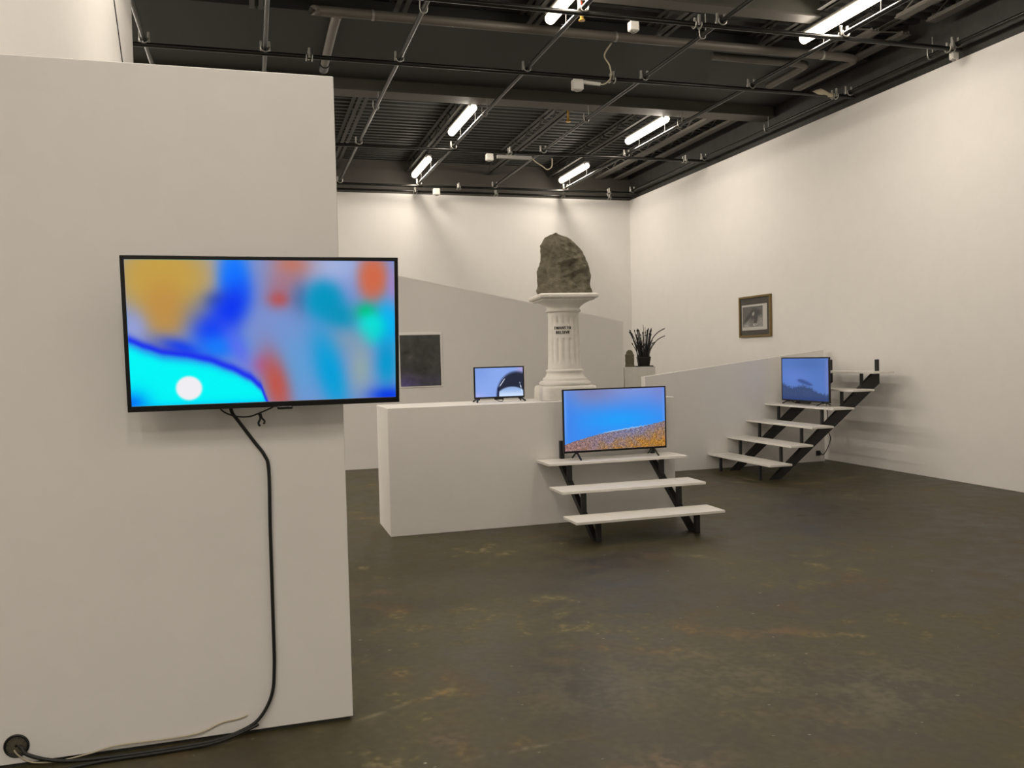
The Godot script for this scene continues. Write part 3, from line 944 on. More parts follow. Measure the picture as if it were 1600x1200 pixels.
# ------------------------------------------------------------------ platform, pedestal, rock
func platform_and_pedestal() -> void:
	var p := obj("platform_block", boxes(Vector3(1.117, 0, -8.17), Vector3(3.87, 1.124, -7.493), 0.003), M.wall)
	tag(p, "long white platform block carrying the small television and the column pedestal", "platform")
	var t := thing("column_pedestal", "white fluted column pedestal with square top, lettered, standing on white platform", "pedestal", Vector3(2.885, 1.124, -7.83), -0.13)
	var st := mb()
	lathe(st, [[0.0, 0.0, 9.0], [0.0, 0.262, 9.0], [0.006, 0.268, 9.0], [0.115, 0.262, 9.0], [0.130, 0.255, 8.0], [0.136, 0.235, 7.0], [0.136, 0.0, 7.0]], 72)
	obj("base", st, M.plaster, t)
	st = mb()
	lathe(st, [[0.134, 0.0, 2.6], [0.134, 0.232, 2.6], [0.150, 0.244, 2.6], [0.168, 0.240, 2.5], [0.180, 0.222, 2.4], [0.184, 0.206, 2.3], [0.196, 0.214, 2.2], [0.208, 0.206, 2.1], [0.214, 0.192, 2.0], [0.232, 0.180, 2.0], [0.262, 0.172, 2.0], [0.270, 0.182, 2.0], [0.284, 0.182, 2.0], [0.292, 0.165, 2.0], [0.292, 0.0, 2.0]], 64)
	obj("base_moulding", st, M.plaster, t)
	st = mb()
	var flute := func(a, y):
		var e: float = clampf((y - 0.33) / 0.05, 0.0, 1.0) * clampf((0.80 - y) / 0.05, 0.0, 1.0)
		var c: float = pow(absf(cos(a * 8.0)), 0.8)
		# flat tablet that carries the lettering
		var f: float = wrapf(a - 1.86, -PI, PI)
		if absf(f) < 0.66 and y > 0.585 and y < 0.735: e = 0.0
		return 1.0 - 0.11 * (1.0 - c) * e
	var rows := [[0.288, 0.0, 2.0], [0.288, 0.160, 2.0]]
	for i in 45:
		rows.append([0.290 + 0.545 * i / 44.0, 0.160 - 0.012 * i / 44.0, 2.0])
	rows.append([0.836, 0.0, 2.0])
	lathe(st, rows, 216, 0, flute)
	obj("shaft", st, M.plaster, t)
	st = mb()
	lathe(st, [[0.832, 0.0, 2.0], [0.832, 0.150, 2.0], [0.838, 0.166, 2.0], [0.852, 0.170, 2.0], [0.862, 0.158, 2.0], [0.872, 0.156, 2.1], [0.890, 0.168, 2.3], [0.912, 0.194, 2.8], [0.932, 0.228, 3.6], [0.944, 0.248, 5.0], [0.944, 0.0, 5.0]], 72)
	obj("capital", st, M.plaster, t)
	st = mb()
	box(st, Vector3(-0.255, 0.940, -0.255), Vector3(0.255, 0.962, 0.255), 0.008)
	box(st, Vector3(-0.285, 0.958, -0.285), Vector3(0.285, 0.998, 0.285), 0.011)
	box(st, Vector3(-0.268, 0.990, -0.268), Vector3(0.268, 1.003, 0.268), 0.005)
	obj("top_slab", st, M.plaster, t)
	# lettering bent round the shaft
	var sf := SystemFont.new()
	sf.font_names = PackedStringArray(["Droid Sans"])
	sf.font_weight = 700
	var k := 0
	for word in ["I WANT TO", "BELIEVE"]:
		var tm := TextMesh.new()
		tm.text = word
		tm.font = sf
		tm.font_size = 32
		tm.pixel_size = 0.0362 / 32.0
		tm.depth = 0.004
		tm.curve_step = 1.0
		var arr := tm.get_mesh_arrays()
		var vs: PackedVector3Array = arr[Mesh.ARRAY_VERTEX]
		var ns: PackedVector3Array = arr[Mesh.ARRAY_NORMAL]
		var box_w := 0.0
		for v in vs: box_w = maxf(box_w, absf(v.x))
		var rad := 0.1555
		for i in vs.size():
			var a := vs[i].x * (0.083 if k == 0 else 0.066) / box_w / rad
			var r := rad + vs[i].z
			vs[i] = Vector3(sin(a) * r, vs[i].y, cos(a) * r)
			ns[i] = ns[i].rotated(Vector3.UP, a)
		var am := ArrayMesh.new()
		var na := []
		na.resize(Mesh.ARRAY_MAX)
		na[Mesh.ARRAY_VERTEX] = vs
		na[Mesh.ARRAY_NORMAL] = ns
		na[Mesh.ARRAY_INDEX] = arr[Mesh.ARRAY_INDEX]
		am.add_surface_from_arrays(Mesh.PRIMITIVE_TRIANGLES, na)
		var o := put("lettering", am, M.black, t, Vector3(0, 0.682 if k == 0 else 0.640, 0))
		o.rotation.y = -0.29
		k += 1
	rock()

func rock() -> void:
	var t := thing("boulder", "dark grey-brown pointed boulder resting on top of the white column pedestal", "rock", Vector3(2.895, 2.1275, -7.83), -0.33)
	var prof := [[0.0, -0.245, 0.275], [0.04, -0.262, 0.274], [0.10, -0.262, 0.270], [0.21, -0.245, 0.256], [0.30, -0.226, 0.238], [0.37, -0.212, 0.214], [0.42, -0.204, 0.190], [0.48, -0.194, 0.140], [0.52, -0.184, 0.085], [0.555, -0.166, 0.026], [0.575, -0.120, -0.020], [0.585, -0.075, -0.045]]
	var n := noise(3.2, 4, 5)
	var nr := noise(5.0, 4, 9)
	nr.fractal_type = FastNoiseLite.FRACTAL_RIDGED
	var planes := [[-0.80, 0.60, 0.66], [0.34, 0.94, 0.66], [0.92, 0.40, 0.86], [-1.0, -0.2, 0.98], [0.3, -1.0, 0.8], [-0.6, -0.8, 0.85], [0.95, -0.35, 0.95]]
	var rows := 46
	var sides := 84
	var P := []
	for j in rows + 1:
		var y := 0.585 * pow(float(j) / rows, 0.92)
		var k := 0
		while k < prof.size() - 2 and prof[k + 1][0] < y: k += 1
		var f := clampf((y - prof[k][0]) / (prof[k + 1][0] - prof[k][0]), 0.0, 1.0)
		var xl := lerpf(prof[k][1], prof[k + 1][1], f)
		var xr := lerpf(prof[k][2], prof[k + 1][2], f)
		var ring := []
		for s in sides:
			var a := TAU * s / sides
			var dx := cos(a)
			var dz := sin(a)
			var r := 1.0
			for pi in planes.size():
				var pl: Array = planes[pi]
				var dist: float = pl[2]
				if pi == 0: dist -= 0.22 * (y - 0.22)      # the pale upper facet leans back
				if pi == 1: dist += 0.30 * (0.30 - y)
				var dn: float = (dx * pl[0] + dz * pl[1]) / Vector2(pl[0], pl[1]).length()
				if dn > 0.05: r = minf(r, dist / dn)
			var hw := (xr - xl) / 2.0
			var zc := 0.21 * (1.0 - 0.55 * y / 0.585)
			var p := Vector3((xl + xr) / 2.0 + dx * hw * r, y, dz * zc * r)
			if absf(dx) > 0.93: p.x = (xl + xr) / 2.0 + dx * hw * lerpf(r, 1.0, (absf(dx) - 0.93) / 0.07)
			var w := n.get_noise_3d(p.x, p.y, p.z) * 0.022 + (nr.get_noise_3d(p.x * 0.45, p.y * 0.75 + p.x * 0.25, p.z * 0.45) - 0.3) * 0.020
			# horizontal folds low on the face beside the pale facet
			var fold := clampf((p.x + 0.12 + (y - 0.2) * 0.35) * 8.0, 0.0, 1.0) * clampf((0.40 - y) * 8.0, 0.0, 1.0)
			w += fold * pow(maxf(dz, 0.0), 0.6) * 0.055 * (nr.get_noise_3d(p.x * 0.25 + 2.0, p.y * 0.8 - p.x * 0.3, p.z * 0.25) - 0.6)
			w += 0.004 * n.get_noise_3d(p.x * 5.0, p.y * 5.0, p.z * 5.0)
			var sc := 0.35 if j < 2 else 1.0
			p += Vector3(dx * 0.7, 0.25, dz).normalized() * w * sc * (1.0 if j > 0 else 0.0)
			p.y = maxf(p.y, 0.0)
			ring.append(p)
		P.append(ring)
	var st := mb()
	for j in rows:
		for s in sides:
			var s2 := (s + 1) % sides
			var o := Vector3(cos(TAU * s / sides), 0.2, sin(TAU * s / sides))
			st.set_smooth_group(-1)
			quad(st, P[j][s], P[j][s2], P[j + 1][s2], P[j + 1][s], o)
	var c := Vector3.ZERO
	for p in P[rows]: c += p
	c /= sides
	for s in sides:
		tri(st, P[rows][s], P[rows][(s + 1) % sides], c + Vector3(0, 0.004, 0), Vector3.UP)
		tri(st, P[0][s], P[0][(s + 1) % sides], Vector3.ZERO, Vector3.DOWN)
	var m := triplanar(mat(Color.WHITE, 0.8, 0.0, 0.4), noise_tex(0.025, srgb(72, 68, 56), srgb(132, 126, 107), 41, 5), 1.6, 0.7, noise_tex(0.05, Color.BLACK, Color.WHITE, 43, 5))
	obj("stone", st, m, t)

# ------------------------------------------------------------------ steps
func steps_front() -> void:
	var t := thing("short_steps", "short flight of three white treads on black steel, against the platform block", "steps", Vector3(3.135, 0, -6.48))
	var zr := [-0.32, -0.655, -1.005]
	var zf := [0.0, -0.32, -0.655]
	for k in 3:
		var st := mb()
		box(st, Vector3(-0.675, 0.2 * (k + 1) - 0.022, zr[k] + 0.006), Vector3(0.675, 0.2 * (k + 1), zf[k]), 0.002)
		obj("tread", st, M.tread, t)
	for x in [-0.435, 0.475]:
		var st := mb()
		# raking stringer: cut level on the floor
		var w := 0.045
		prism(st, [Vector3(x - w / 2, 0, -0.15), Vector3(x - w / 2, 0, -0.245), Vector3(x - w / 2, 0.578 - 0.05, -1.0), Vector3(x - w / 2, 0.578, -1.0), Vector3(x - w / 2, 0.578, -0.985)], Vector3(w, 0, 0))
		obj("stringer", st, M.blackmetal, t)
		for k in 3:
			var z: float = zf[k] - 0.13
			var y0: float = maxf(0.0, (-z - 0.19) * 0.655 - 0.005)
			obj("post", boxes(Vector3(x - 0.021, y0, z - 0.021), Vector3(x + 0.021, 0.2 * (k + 1) - 0.022, z + 0.021), 0.003), M.blackmetal, t)
		obj("upright", boxes(Vector3(x - 0.02, 0.6, -0.99), Vector3(x + 0.02, 0.765, -0.95), 0.003), M.blackmetal, t)

func steps_far() -> void:
	var t := thing("long_steps", "long flight of six white treads on black steel, climbing to the long wall", "steps", Vector3(5.72, 0, -10.15))
	var run := 0.29
	var rise := 0.209
	var zn := 1.43
	for k in 6:
		var st := mb()
		box(st, Vector3(run * k, rise * (k + 1) - 0.024, 0.0), Vector3(run * (k + 1) + 0.012, rise * (k + 1), zn), 0.002)
		obj("tread", st, M.tread, t)
	for z in [0.27, 1.17]:
		var st := mb()
		var w := 0.05
		prism(st, [Vector3(0.17, 0, z - w / 2), Vector3(0.30, 0, z - w / 2), Vector3(run * 6 - 0.01, 1.10, z - w / 2), Vector3(run * 6 - 0.01, 1.228, z - w / 2), Vector3(run * 6 - 0.10, 1.228, z - w / 2)], Vector3(0, 0, w))
		obj("stringer", st, M.blackmetal, t)
		for k in 6:
			var x := run * k + 0.035
			var y0 := maxf(0.0, (x - 0.17) * 0.789)
			obj("post", boxes(Vector3(x - 0.016, y0, z - 0.016), Vector3(x + 0.016, rise * (k + 1) - 0.024, z + 0.016), 0.002), M.blackmetal, t)
		obj("upright", boxes(Vector3(run * 6 - 0.045, rise * 6, z - 0.02), Vector3(run * 6 - 0.005, rise * 6 + 0.145, z + 0.02), 0.003), M.blackmetal, t)

# ------------------------------------------------------------------ pictures
func pictures() -> void:
	# dark print on the sloping wall
	var W := 128
	var H := 164
	var n := noise(0.03, 4, 61)
	var im := blank(W, H, srgb(58, 58, 57))
	gauss(im, W, H, srgb(50, 50, 50), 0.6, 0.35, 0.3, 0.25, 0.9)
	gauss(im, W, H, srgb(80, 70, 124), 0.12, 0.98, 0.4, 0.22, 0.9)
	gauss(im, W, H, srgb(62, 60, 84), 0.8, 0.9, 0.4, 0.14, 0.6)
	gauss(im, W, H, srgb(42, 41, 42), 0.45, 0.66, 0.2, 0.10, 0.9, 0.4)
	gauss(im, W, H, srgb(34, 33, 33), 0.13, 0.34, 0.09, 0.03, 0.9, -0.5)
	gauss(im, W, H, srgb(34, 33, 33), 0.60, 0.66, 0.03, 0.05, 0.8, -0.5)
	gauss(im, W, H, srgb(78, 77, 74), 0.25, 0.42, 0.09, 0.05, 0.6, -0.4)
	for y in H:
		for x in W:
			var i := (y * W + x) * 3
			var k := 1.0 + 0.22 * n.get_noise_2d(x, y)
			for c in 3: im[i + c] *= k * 1.22
	var t := thing("dark_poster", "dark grey and violet print with thin white border on the sloping wall", "poster", Vector3(2.345, 1.53, -12.357))
	var st := mb()
	box(st, Vector3(-0.315, -0.395, 0.001), Vector3(0.315, 0.395, 0.012), 0.002)
	obj("backing", st, mat(srgb(242, 240, 236), 0.6), t)
	var pm := mat(Color.WHITE, 0.45)
	pm.albedo_texture = to_tex(im, W, H)
	put("print", face(0.592, 0.738), pm, t, Vector3(-0.004, -0.008, 0.0135))
	# framed photograph on the long wall
	W = 160
	H = 140
	im = blank(W, H, srgb(78, 77, 76))
	n = noise(0.08, 4, 62)
	gauss(im, W, H, srgb(150, 149, 147), 0.9, 0.8, 0.35, 0.35, 0.9)
	gauss(im, W, H, srgb(165, 164, 160), 0.2, 0.95, 0.22, 0.35, 0.9, -0.5)
	gauss(im, W, H, srgb(70, 69, 68), 0.1, 0.2, 0.2, 0.5, 0.6)
	gauss(im, W, H, srgb(26, 26, 26), 0.30, 0.50, 0.08, 0.46, 1.0, 0.75, 2.0)
	gauss(im, W, H, srgb(24, 24, 25), 0.68, 0.28, 0.26, 0.16, 1.0, 0.35, 2.0)
	gauss(im, W, H, srgb(22, 22, 22), 0.66, 0.58, 0.09, 0.32, 1.0, 0.1, 2.0)
	gauss(im, W, H, srgb(28, 28, 28), 0.50, 0.52, 0.1, 0.1, 0.9)
	gauss(im, W, H, srgb(172, 171, 168), 0.54, 0.36, 0.05, 0.11, 1.0, 0.4, 2.0)
	gauss(im, W, H, srgb(210, 208, 204), 0.62, 0.90, 0.1, 0.07, 1.0, 0.0, 2.0)
	gauss(im, W, H, srgb(30, 30, 30), 0.63, 0.90, 0.035, 0.03, 1.0, 0.6)
	for y in H:
		for x in W:
			var i := (y * W + x) * 3
			var k := 1.0 + 0.35 * n.get_noise_2d(x, y)
			for c in 3: im[i + c] *= k
	var f := thing("framed_photograph", "framed black and white photograph in dark mat with brass-brown frame on long wall", "picture", Vector3(XR, 2.085, -11.995), -PI / 2)
	var w := 0.89
	var h := 0.652
	var fm := triplanar(mat(Color.WHITE, 0.4, 0.25), noise_tex(0.05, srgb(104, 86, 50), srgb(140, 118, 72), 64), 3.0)
	for side in 4:
		st = mb()
		var hw := w / 2
		var hh := h / 2
		if side < 2:
			var y := hh - 0.016 if side == 0 else -hh + 0.016
			box(st, Vector3(-hw, y - 0.016, 0.001), Vector3(hw, y + 0.016, 0.04), 0.004)
		else:
			var x := hw - 0.016 if side == 2 else -hw + 0.016
			box(st, Vector3(x - 0.016, -hh + 0.032, 0.001), Vector3(x + 0.016, hh - 0.032, 0.04), 0.004)
		obj("frame_rail", st, fm, f)
	obj("mat_board", boxes(Vector3(-w / 2 + 0.03, -h / 2 + 0.03, 0.001), Vector3(w / 2 - 0.03, h / 2 - 0.03, 0.014)), mat(srgb(44, 38, 29), 0.85), f)
	obj("paper", boxes(Vector3(-0.38, -0.215, 0.0142), Vector3(0.33, 0.19, 0.0172), 0.0005), mat(srgb(190, 188, 183), 0.75), f)
	var pm2 := mat(Color.WHITE, 0.5)
	pm2.albedo_texture = to_tex(im, W, H)
	put("print", face(0.575, 0.325), pm2, f, Vector3(-0.07, -0.002, 0.0178))
	var gm := mat(Color(1, 1, 1, 0.04), 0.02, 0.0, 0.3)
	gm.transparency = BaseMaterial3D.TRANSPARENCY_ALPHA
	put("glass_pane", face(w - 0.07, h - 0.07), gm, f, Vector3(0, 0, 0.024))

# ------------------------------------------------------------------ far plinth with plant and stone
func far_plinth() -> void:
	var p := obj("corner_plinth", boxes(Vector3(5.56, 0, -12.95), Vector3(6.09, 1.335, -12.4), 0.003), M.white)
	tag(p, "white plinth behind the low ramp wall carrying a dark plant and small stone", "plinth")
	# small upright stone
	var t := thing("carved_stone", "small upright grey-green stone with rounded top beside the dark plant", "stone", Vector3(5.70, 1.335, -12.50), -0.3)
	var st := mb()
	var n := noise(14.0, 3, 17)
	var md := func(a, y): return 1.0 + 0.10 * n.get_noise_3d(cos(a) * 0.3, y * 1.2, sin(a) * 0.3) + (0.05 if y < 0.03 else 0.0)
	lathe(st, [[0.0, 0.0, 4.0], [0.0, 0.064, 4.0], [0.03, 0.062, 4.0], [0.05, 0.058, 3.5], [0.11, 0.061, 3.5], [0.15, 0.060, 3.0], [0.19, 0.062, 3.0], [0.20, 0.056, 2.5], [0.215, 0.046, 2.2], [0.235, 0.044, 2.0], [0.255, 0.034, 2.0], [0.266, 0.018, 2.0], [0.270, 0.0, 2.0]], 36, -1, md)
	var body := obj("stone", st, triplanar(mat(Color.WHITE, 0.85), noise_tex(0.05, srgb(78, 74, 60), srgb(136, 130, 108), 46), 6.0), t)
	body.scale = Vector3(1.14, 1.0, 1.0)
	# dark plant in a square pot
	var q := thing("dark_plant", "black plant of upright stalks in small square pot on corner plinth", "plant", Vector3(5.945, 1.335, -12.51), -0.3)
	var ink := mat(srgb(24, 22, 24), 0.5)
	obj("tray", boxes(Vector3(-0.14, 0, -0.09), Vector3(0.14, 0.016, 0.09), 0.003), M.black, q)
	st = mb()
	lathe(st, [[0.016, 0.0, 8.0], [0.016, 0.085, 8.0], [0.14, 0.104, 8.0], [0.155, 0.108, 8.0], [0.155, 0.096, 8.0], [0.135, 0.092, 8.0], [0.135, 0.0, 8.0]], 40)
	obj("pot", st, mat(srgb(30, 25, 23), 0.6), q)
	var rng := RandomNumberGenerator.new()
	rng.seed = 4
	for k in 46:
		st = mb()
		var bx := rng.randf_range(-0.085, 0.085)
		var bz := rng.randf_range(-0.08, 0.08)
		var h := rng.randf_range(0.26, 0.50) - absf(bx) * 0.8
		var lean := bx * rng.randf_range(0.3, 1.3) + rng.randf_range(-0.02, 0.02)
		if k < 5: lean = -0.11 - 0.012 * k; bx = -0.05; h = 0.34 + 0.025 * k
		var pts := smooth_path([Vector3(bx, 0.12, bz), Vector3(bx + lean * 0.3, 0.12 + h * 0.5, bz * 1.1), Vector3(bx + lean, 0.12 + h, bz * 1.3)], 4)
		var rr := []
		for i in pts.size(): rr.append(lerpf(0.0095, 0.004, float(i) / pts.size()))
		tube(st, pts, rr, 6)
		var tip: Vector3 = pts[-1]
		var dir: Vector3 = (pts[-1] - pts[-2]).normalized()
		tube(st, [tip - dir * 0.01, tip + dir * 0.012, tip + dir * 0.035], [0.004, 0.011, 0.001], 6)
		if k % 3 == 0:
			var m: Vector3 = pts[4]
			tube(st, [m, m + Vector3(0.02, 0.03, 0.004), m + Vector3(0.024, 0.07, 0.006)], [0.004, 0.012, 0.002], 6)
		obj("stalk", st, ink, q)
	for k in 2:
		st = mb()
		var s := 0.11 * k
		tube(st, smooth_path([Vector3(0.05, 0.2 - s * 0.4, 0.03), Vector3(0.13, 0.42 - s, 0.04), Vector3(0.22, 0.53 - s, 0.05), Vector3(0.335, 0.595 - s * 1.05, 0.06)], 5), 0.008, 6)
		obj("stalk", st, mat(srgb(58, 50, 46), 0.6), q)
	for k in 3:
		st = mb()
		tube(st, smooth_path([Vector3(0.0 + 0.02 * k, 0.3, 0), Vector3(0.01 + 0.022 * k, 0.5, 0.01), Vector3(0.0 + 0.03 * k, 0.66 - 0.04 * k, 0.01)], 4), 0.004, 5)
		obj("stalk", st, mat(srgb(70, 62, 58), 0.6), q)

# ------------------------------------------------------------------ cables
func cables() -> void:
	var zw := -3.741
	# black trunk cable from the screen to the grommet in the wall
	var path := [Vector3(-0.095, 1.46, zw + 0.06), Vector3(-0.085, 1.36, zw + 0.03), Vector3(-0.06, 1.315, zw + 0.016), Vector3(0.0, 1.225, zw + 0.012), Vector3(0.04, 1.165, zw + 0.012), Vector3(0.055, 1.10, zw + 0.012), Vector3(0.053, 0.85, zw + 0.012), Vector3(0.052, 0.45, zw + 0.012), Vector3(0.05, 0.27, zw + 0.012), Vector3(0.035, 0.155, zw + 0.014), Vector3(-0.02, 0.065, zw + 0.02), Vector3(-0.10, 0.028, zw + 0.03), Vector3(-0.20, 0.014, zw + 0.05), Vector3(-0.36, 0.012, zw + 0.058), Vector3(-0.56, 0.012, zw + 0.058), Vector3(-0.70, 0.014, zw + 0.05), Vector3(-0.80, 0.025, zw + 0.035), Vector3(-0.88, 0.055, zw + 0.026), Vector3(-0.900, 0.078, zw + 0.017), Vector3(-0.910, 0.085, zw + 0.009)]
	var st := mb()
	tube(st, smooth_path(path, 6), 0.0072, 10)
	tag(obj("trunk_cable", st, M.rubber), "thick black cable running from big television down the partition to round wall hole", "cable")
	# second dark cable on the floor beside it
	st = mb()
	tube(st, smooth_path([Vector3(-0.02, 0.05, zw + 0.034), Vector3(-0.12, 0.02, zw + 0.045), Vector3(-0.22, 0.010, zw + 0.068), Vector3(-0.42, 0.009, zw + 0.078), Vector3(-0.58, 0.009, zw + 0.078), Vector3(-0.68, 0.009, zw + 0.09), Vector3(-0.80, 0.009, zw + 0.12), Vector3(-0.97, 0.009, zw + 0.17)], 5), 0.0065, 8)
	tag(obj("floor_cable", st, M.rubber), "black cable lying on the floor along the foot of the partition", "cable")
	# thin pale cable
	st = mb()
	tube(st, smooth_path([Vector3(-0.065, 0.084, zw + 0.006), Vector3(-0.10, 0.074, zw + 0.006), Vector3(-0.17, 0.066, zw + 0.006), Vector3(-0.25, 0.040, zw + 0.01), Vector3(-0.36, 0.034, zw + 0.012), Vector3(-0.56, 0.036, zw + 0.012), Vector3(-0.66, 0.020, zw + 0.012), Vector3(-0.78, 0.010, zw + 0.02), Vector3(-0.87, 0.018, zw + 0.012), Vector3(-0.915, 0.05, zw + 0.008), Vector3(-0.93, 0.072, zw + 0.006)], 6), 0.0032, 7)
	tag(obj("pale_cable", st, M.cream), "thin cream cable drooping along the foot of the partition", "cable")
	# looped lead under the screen with its tag
	var t := thing("hanging_lead", "thin black lead looping under the big television with a dangling tie", "cable", Vector3(0, 0, 0))
	st = mb()
	tube(st, smooth_path([Vector3(-0.135, 1.40, zw + 0.09), Vector3(-0.120, 1.363, zw + 0.085), Vector3(-0.075, 1.338, zw + 0.08), Vector3(-0.02, 1.332, zw + 0.08), Vector3(0.025, 1.345, zw + 0.08), Vector3(0.085, 1.372, zw + 0.09), Vector3(0.11, 1.40, zw + 0.09)], 6), 0.0032, 7)
	obj("lead", st, M.rubber, t)
	st = mb()
	tube(st, smooth_path([Vector3(0.022, 1.346, zw + 0.082), Vector3(0.028, 1.325, zw + 0.085), Vector3(0.020, 1.305, zw + 0.085), Vector3(0.026, 1.292, zw + 0.085)], 4), 0.005, 6)
	tube(st, smooth_path([Vector3(0.030, 1.342, zw + 0.082), Vector3(0.034, 1.325, zw + 0.085), Vector3(0.044, 1.312, zw + 0.085), Vector3(0.040, 1.300, zw + 0.085)], 4), 0.0045, 6)
	obj("tie", st, M.rubber, t)
	# brush grommet
	var g := thing("cable_grommet", "round black brush grommet in the partition near the floor", "grommet", Vector3(-0.922, 0.086, zw))
	st = mb()
	var ring := []
	for k in 33:
		ring.append(Vector3(cos(TAU * k / 32), sin(TAU * k / 32), 0) * 0.041 + Vector3(0, 0, 0.003))
	tube(st, ring, 0.005, 8, false)
	obj("rim", st, M.black, g)
	st = mb()
	var cir := []
	for k in 28: cir.append(Vector3(cos(TAU * k / 28) * 0.040, sin(TAU * k / 28) * 0.040, 0.0005))
	prism(st, cir, Vector3(0, 0, 0.0012))
	obj("hole", st, mat(srgb(6, 6, 6), 0.9), g)
	var rng := RandomNumberGenerator.new()
	rng.seed = 2
	st = mb()
	for k in 64:
		var a := TAU * k / 64.0 + rng.randf_range(-0.03, 0.03)
		var inner := rng.randf_range(0.004, 0.014)
		bar(st, Vector3(cos(a) * 0.039, sin(a) * 0.039, 0.003), Vector3(cos(a) * inner, sin(a) * inner, 0.004), 0.0022, 0.0016, Vector3(0, 0, 1), 0.0)
	var br := obj("bristles", st, mat(srgb(84, 78, 66), 0.7), g)
	br.set_meta("kind", "stuff")
	# lead under the far steps with its socket
	var o := thing("wall_socket", "small dark socket with plug low on the ramp wall under the long steps", "socket", Vector3(7.42, 0.115, -10.153))
	obj("plate", boxes(Vector3(-0.035, -0.035, 0.001), Vector3(0.035, 0.035, 0.010), 0.003), mat(srgb(60, 58, 55), 0.5), o)
	obj("plug", boxes(Vector3(-0.02, -0.02, 0.010), Vector3(0.02, 0.02, 0.045), 0.005), M.black, o)
	st = mb()
	tube(st, smooth_path([Vector3(7.44, 0.115, -10.115), Vector3(7.47, 0.10, -10.10), Vector3(7.53, 0.17, -10.10), Vector3(7.585, 0.30, -10.1), Vector3(7.56, 0.40, -10.1), Vector3(7.53, 0.52, -10.1), Vector3(7.545, 0.64, -10.1), Vector3(7.40, 0.84, -9.95), Vector3(7.08, 0.90, -9.6), Vector3(6.80, 0.98, -9.45)], 5), 0.006, 7)
	tag(obj("television_lead", st, M.rubber), "thin black lead hanging behind the long steps from the dusk television", "cable")
	# thin cable across the tall wall
	st = mb()
	tube(st, [Vector3(-0.899, 5.25, -6.2), Vector3(-0.899, 4.62, -6.85), Vector3(-0.899, 3.6, -7.9)], 0.004, 6)
	tag(obj("wall_cable", st, M.rubber), "thin dark cable slanting across the tall wall behind the partition", "cable")
	# bright lead stubs under the small screen
	st = mb()
	tube(st, smooth_path([Vector3(2.20, 1.142, -7.84), Vector3(2.205, 1.140, -7.83), Vector3(2.225, 1.130, -7.80), Vector3(2.245, 1.131, -7.80), Vector3(2.26, 1.138, -7.83), Vector3(2.27, 1.142, -7.84)], 4), 0.003, 6)
	tag(obj("small_screen_lead", st, M.rubber), "thin lead looping below the small television on the platform", "cable")

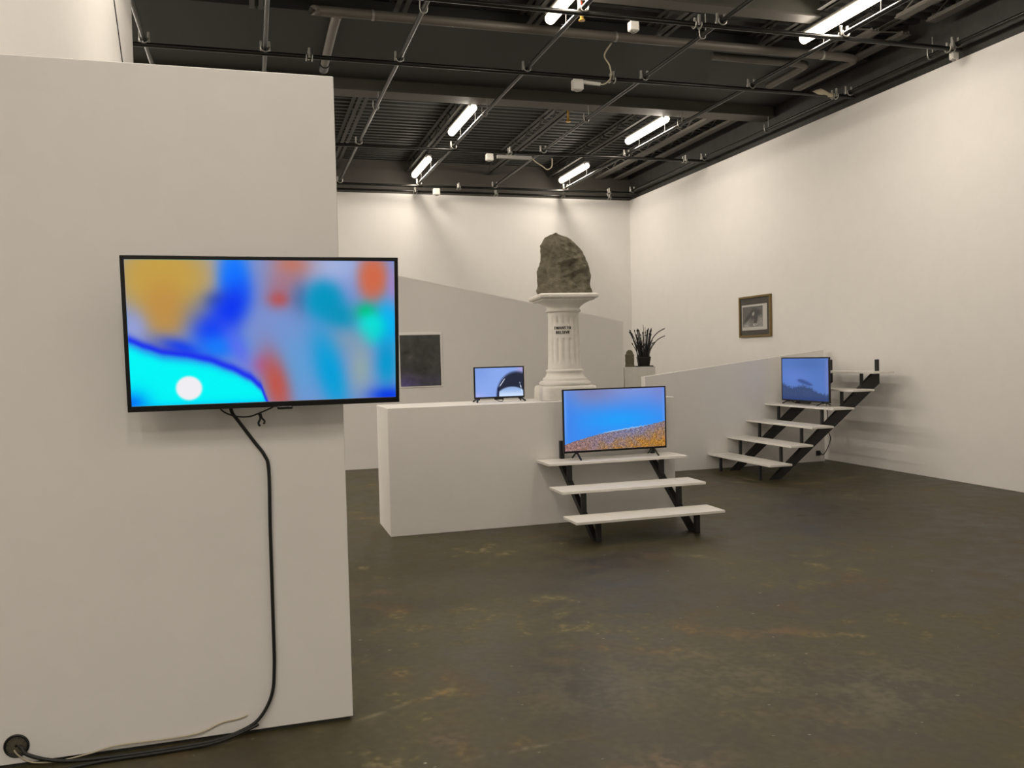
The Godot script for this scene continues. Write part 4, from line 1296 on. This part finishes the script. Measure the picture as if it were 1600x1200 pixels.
# ------------------------------------------------------------------ fittings among the pipes
func ceiling_bits() -> void:
	# bent pipes
	var st := mb()
	var a := smooth_path([Vector3(7.22, 5.085, -10.25), Vector3(7.22, 5.085, -9.3), Vector3(7.21, 5.085, -9.06), Vector3(7.02, 5.085, -9.0)], 5)
	a.append_array(smooth_path([Vector3(6.8, 5.085, -9.0), Vector3(1.18, 5.085, -9.0), Vector3(1.0, 5.085, -9.04), Vector3(0.955, 5.085, -9.22), Vector3(0.955, 5.085, -10.6)], 5))
	var t := thing("bent_pipe", "long grey pipe crossing the ceiling and bent back at both ends", "pipe")
	tube(st, a, 0.050, 14)
	obj("pipe", st, M.duct, t)
	st = mb()
	tube(st, [Vector3(0.955, 5.085, -10.58), Vector3(0.955, 5.085, -10.78)], 0.060, 14)
	obj("coupling", st, M.black, t)
	for x in [1.30, 4.0, 6.7]:
		st = mb()
		tube(st, [Vector3(x, 5.085, -9.0), Vector3(x + 0.025, 5.085, -9.0)], 0.055, 14)
		obj("pipe_band", st, M.clamp, t)
	st = mb()
	tube(st, smooth_path([Vector3(5.4, 5.085, -9.32), Vector3(6.45, 5.085, -9.32), Vector3(6.68, 5.085, -9.34), Vector3(6.75, 5.085, -9.46), Vector3(6.76, 5.085, -10.2)], 5), 0.048, 14)
	tag(obj("elbow_pipe", st, M.duct), "short grey pipe turning a corner behind the big bright lamp", "pipe")
	# hanging socket boxes
	socket("white socket box hanging from the pipe under the girder, with drooping cord", Vector3(3.76, 4.702, -9.55), 0.11, true)
	socket("white socket box on the bright-lit pipe at the top of the picture", Vector3(3.66, 4.717, -7.78), 0.085, false)
	socket("white socket box on the crosswise pipe between the rows of lamps, with grey rail", Vector3(3.72, 4.707, -13.3), 0.10, false)
	socket("white socket box on the pipe above the back wall", Vector3(3.47, 4.702, -16.2), 0.11, false)
	socket("pale socket box at the end of the crosswise pipe by the long wall", Vector3(7.50, 4.722, -7.78), 0.075, false)
	# grey rail with a looped lead
	var r := thing("cable_rail", "pale grey rail under the crosswise pipe ending in a looped lead", "rail", Vector3(0, 4.725, -13.3))
	obj("rail", boxes(Vector3(3.84, -0.03, -0.03), Vector3(4.42, 0.025, 0.03), 0.006), M.grey_plastic, r)
	st = mb()
	tube(st, smooth_path([Vector3(4.42, 0, 0), Vector3(4.50, -0.07, 0.01), Vector3(4.60, -0.13, 0.02), Vector3(4.67, -0.18, 0.03), Vector3(4.75, -0.13, 0.03), Vector3(4.76, 0.0, 0.03)], 5), 0.009, 7)
	obj("looped_lead", st, M.cream, r)
	# sprinklers
	for q in [[3.34, -8.32, "small red and brass sprinkler under the pipe beside the pedestal lamp"], [4.55, -11.95, "small brass sprinkler behind the wide girder between the lamp rows"]]:
		var s := thing("sprinkler", q[2], "sprinkler", Vector3(q[0], 4.98, q[1]))
		st = mb()
		tube(st, [Vector3(0, 0.375, 0), Vector3(0, 0.03, 0)], 0.014, 8)
		obj("stem", st, M.red if q[0] < 4.0 else M.brass, s)
		st = mb()
		lathe(st, [[-0.03, 0.0, 2.0], [-0.03, 0.035, 2.0], [-0.024, 0.035, 2.0], [-0.01, 0.018, 2.0], [0.03, 0.02, 2.0], [0.04, 0.0, 2.0]], 14)
		obj("rose", st, M.brass, s)

func socket(label: String, at: Vector3, s: float, cord: bool) -> void:
	var t := thing("socket_box", label, "socket box", at, 0.0, "socket boxes on the ceiling pipes")
	obj("housing", boxes(Vector3(-s * 0.6, -s * 0.55, -s * 0.4), Vector3(s * 0.6, s * 0.55, s * 0.4), 0.01), M.plastic, t)
	var st := mb()
	lathe(st, [[-0.012, 0.0, 2.0], [-0.012, s * 0.25, 2.0], [0.0, s * 0.3, 2.0], [0.004, s * 0.3, 2.0], [0.004, 0.0, 2.0]], 16)
	obj("outlet", st, M.grey_plastic, t, Vector3(0, -s * 0.55, 0))
	if cord:
		st = mb()
		tube(st, [Vector3(s * 0.6, 0.04, 0), Vector3(s * 0.6 + 0.22, 0.03, 0)], 0.024, 8)
		obj("plug", st, M.plastic, t)
		st = mb()
		tube(st, smooth_path([Vector3(s * 0.6 + 0.22, 0.03, 0), Vector3(0.34, 0.03, 0.03), Vector3(0.40, 0.10, 0.06), Vector3(0.37, 0.22, 0.1), Vector3(0.29, 0.32, 0.14), Vector3(0.27, 0.37, 0.4)], 5), 0.009, 6)
		obj("cord", st, M.cream, t)
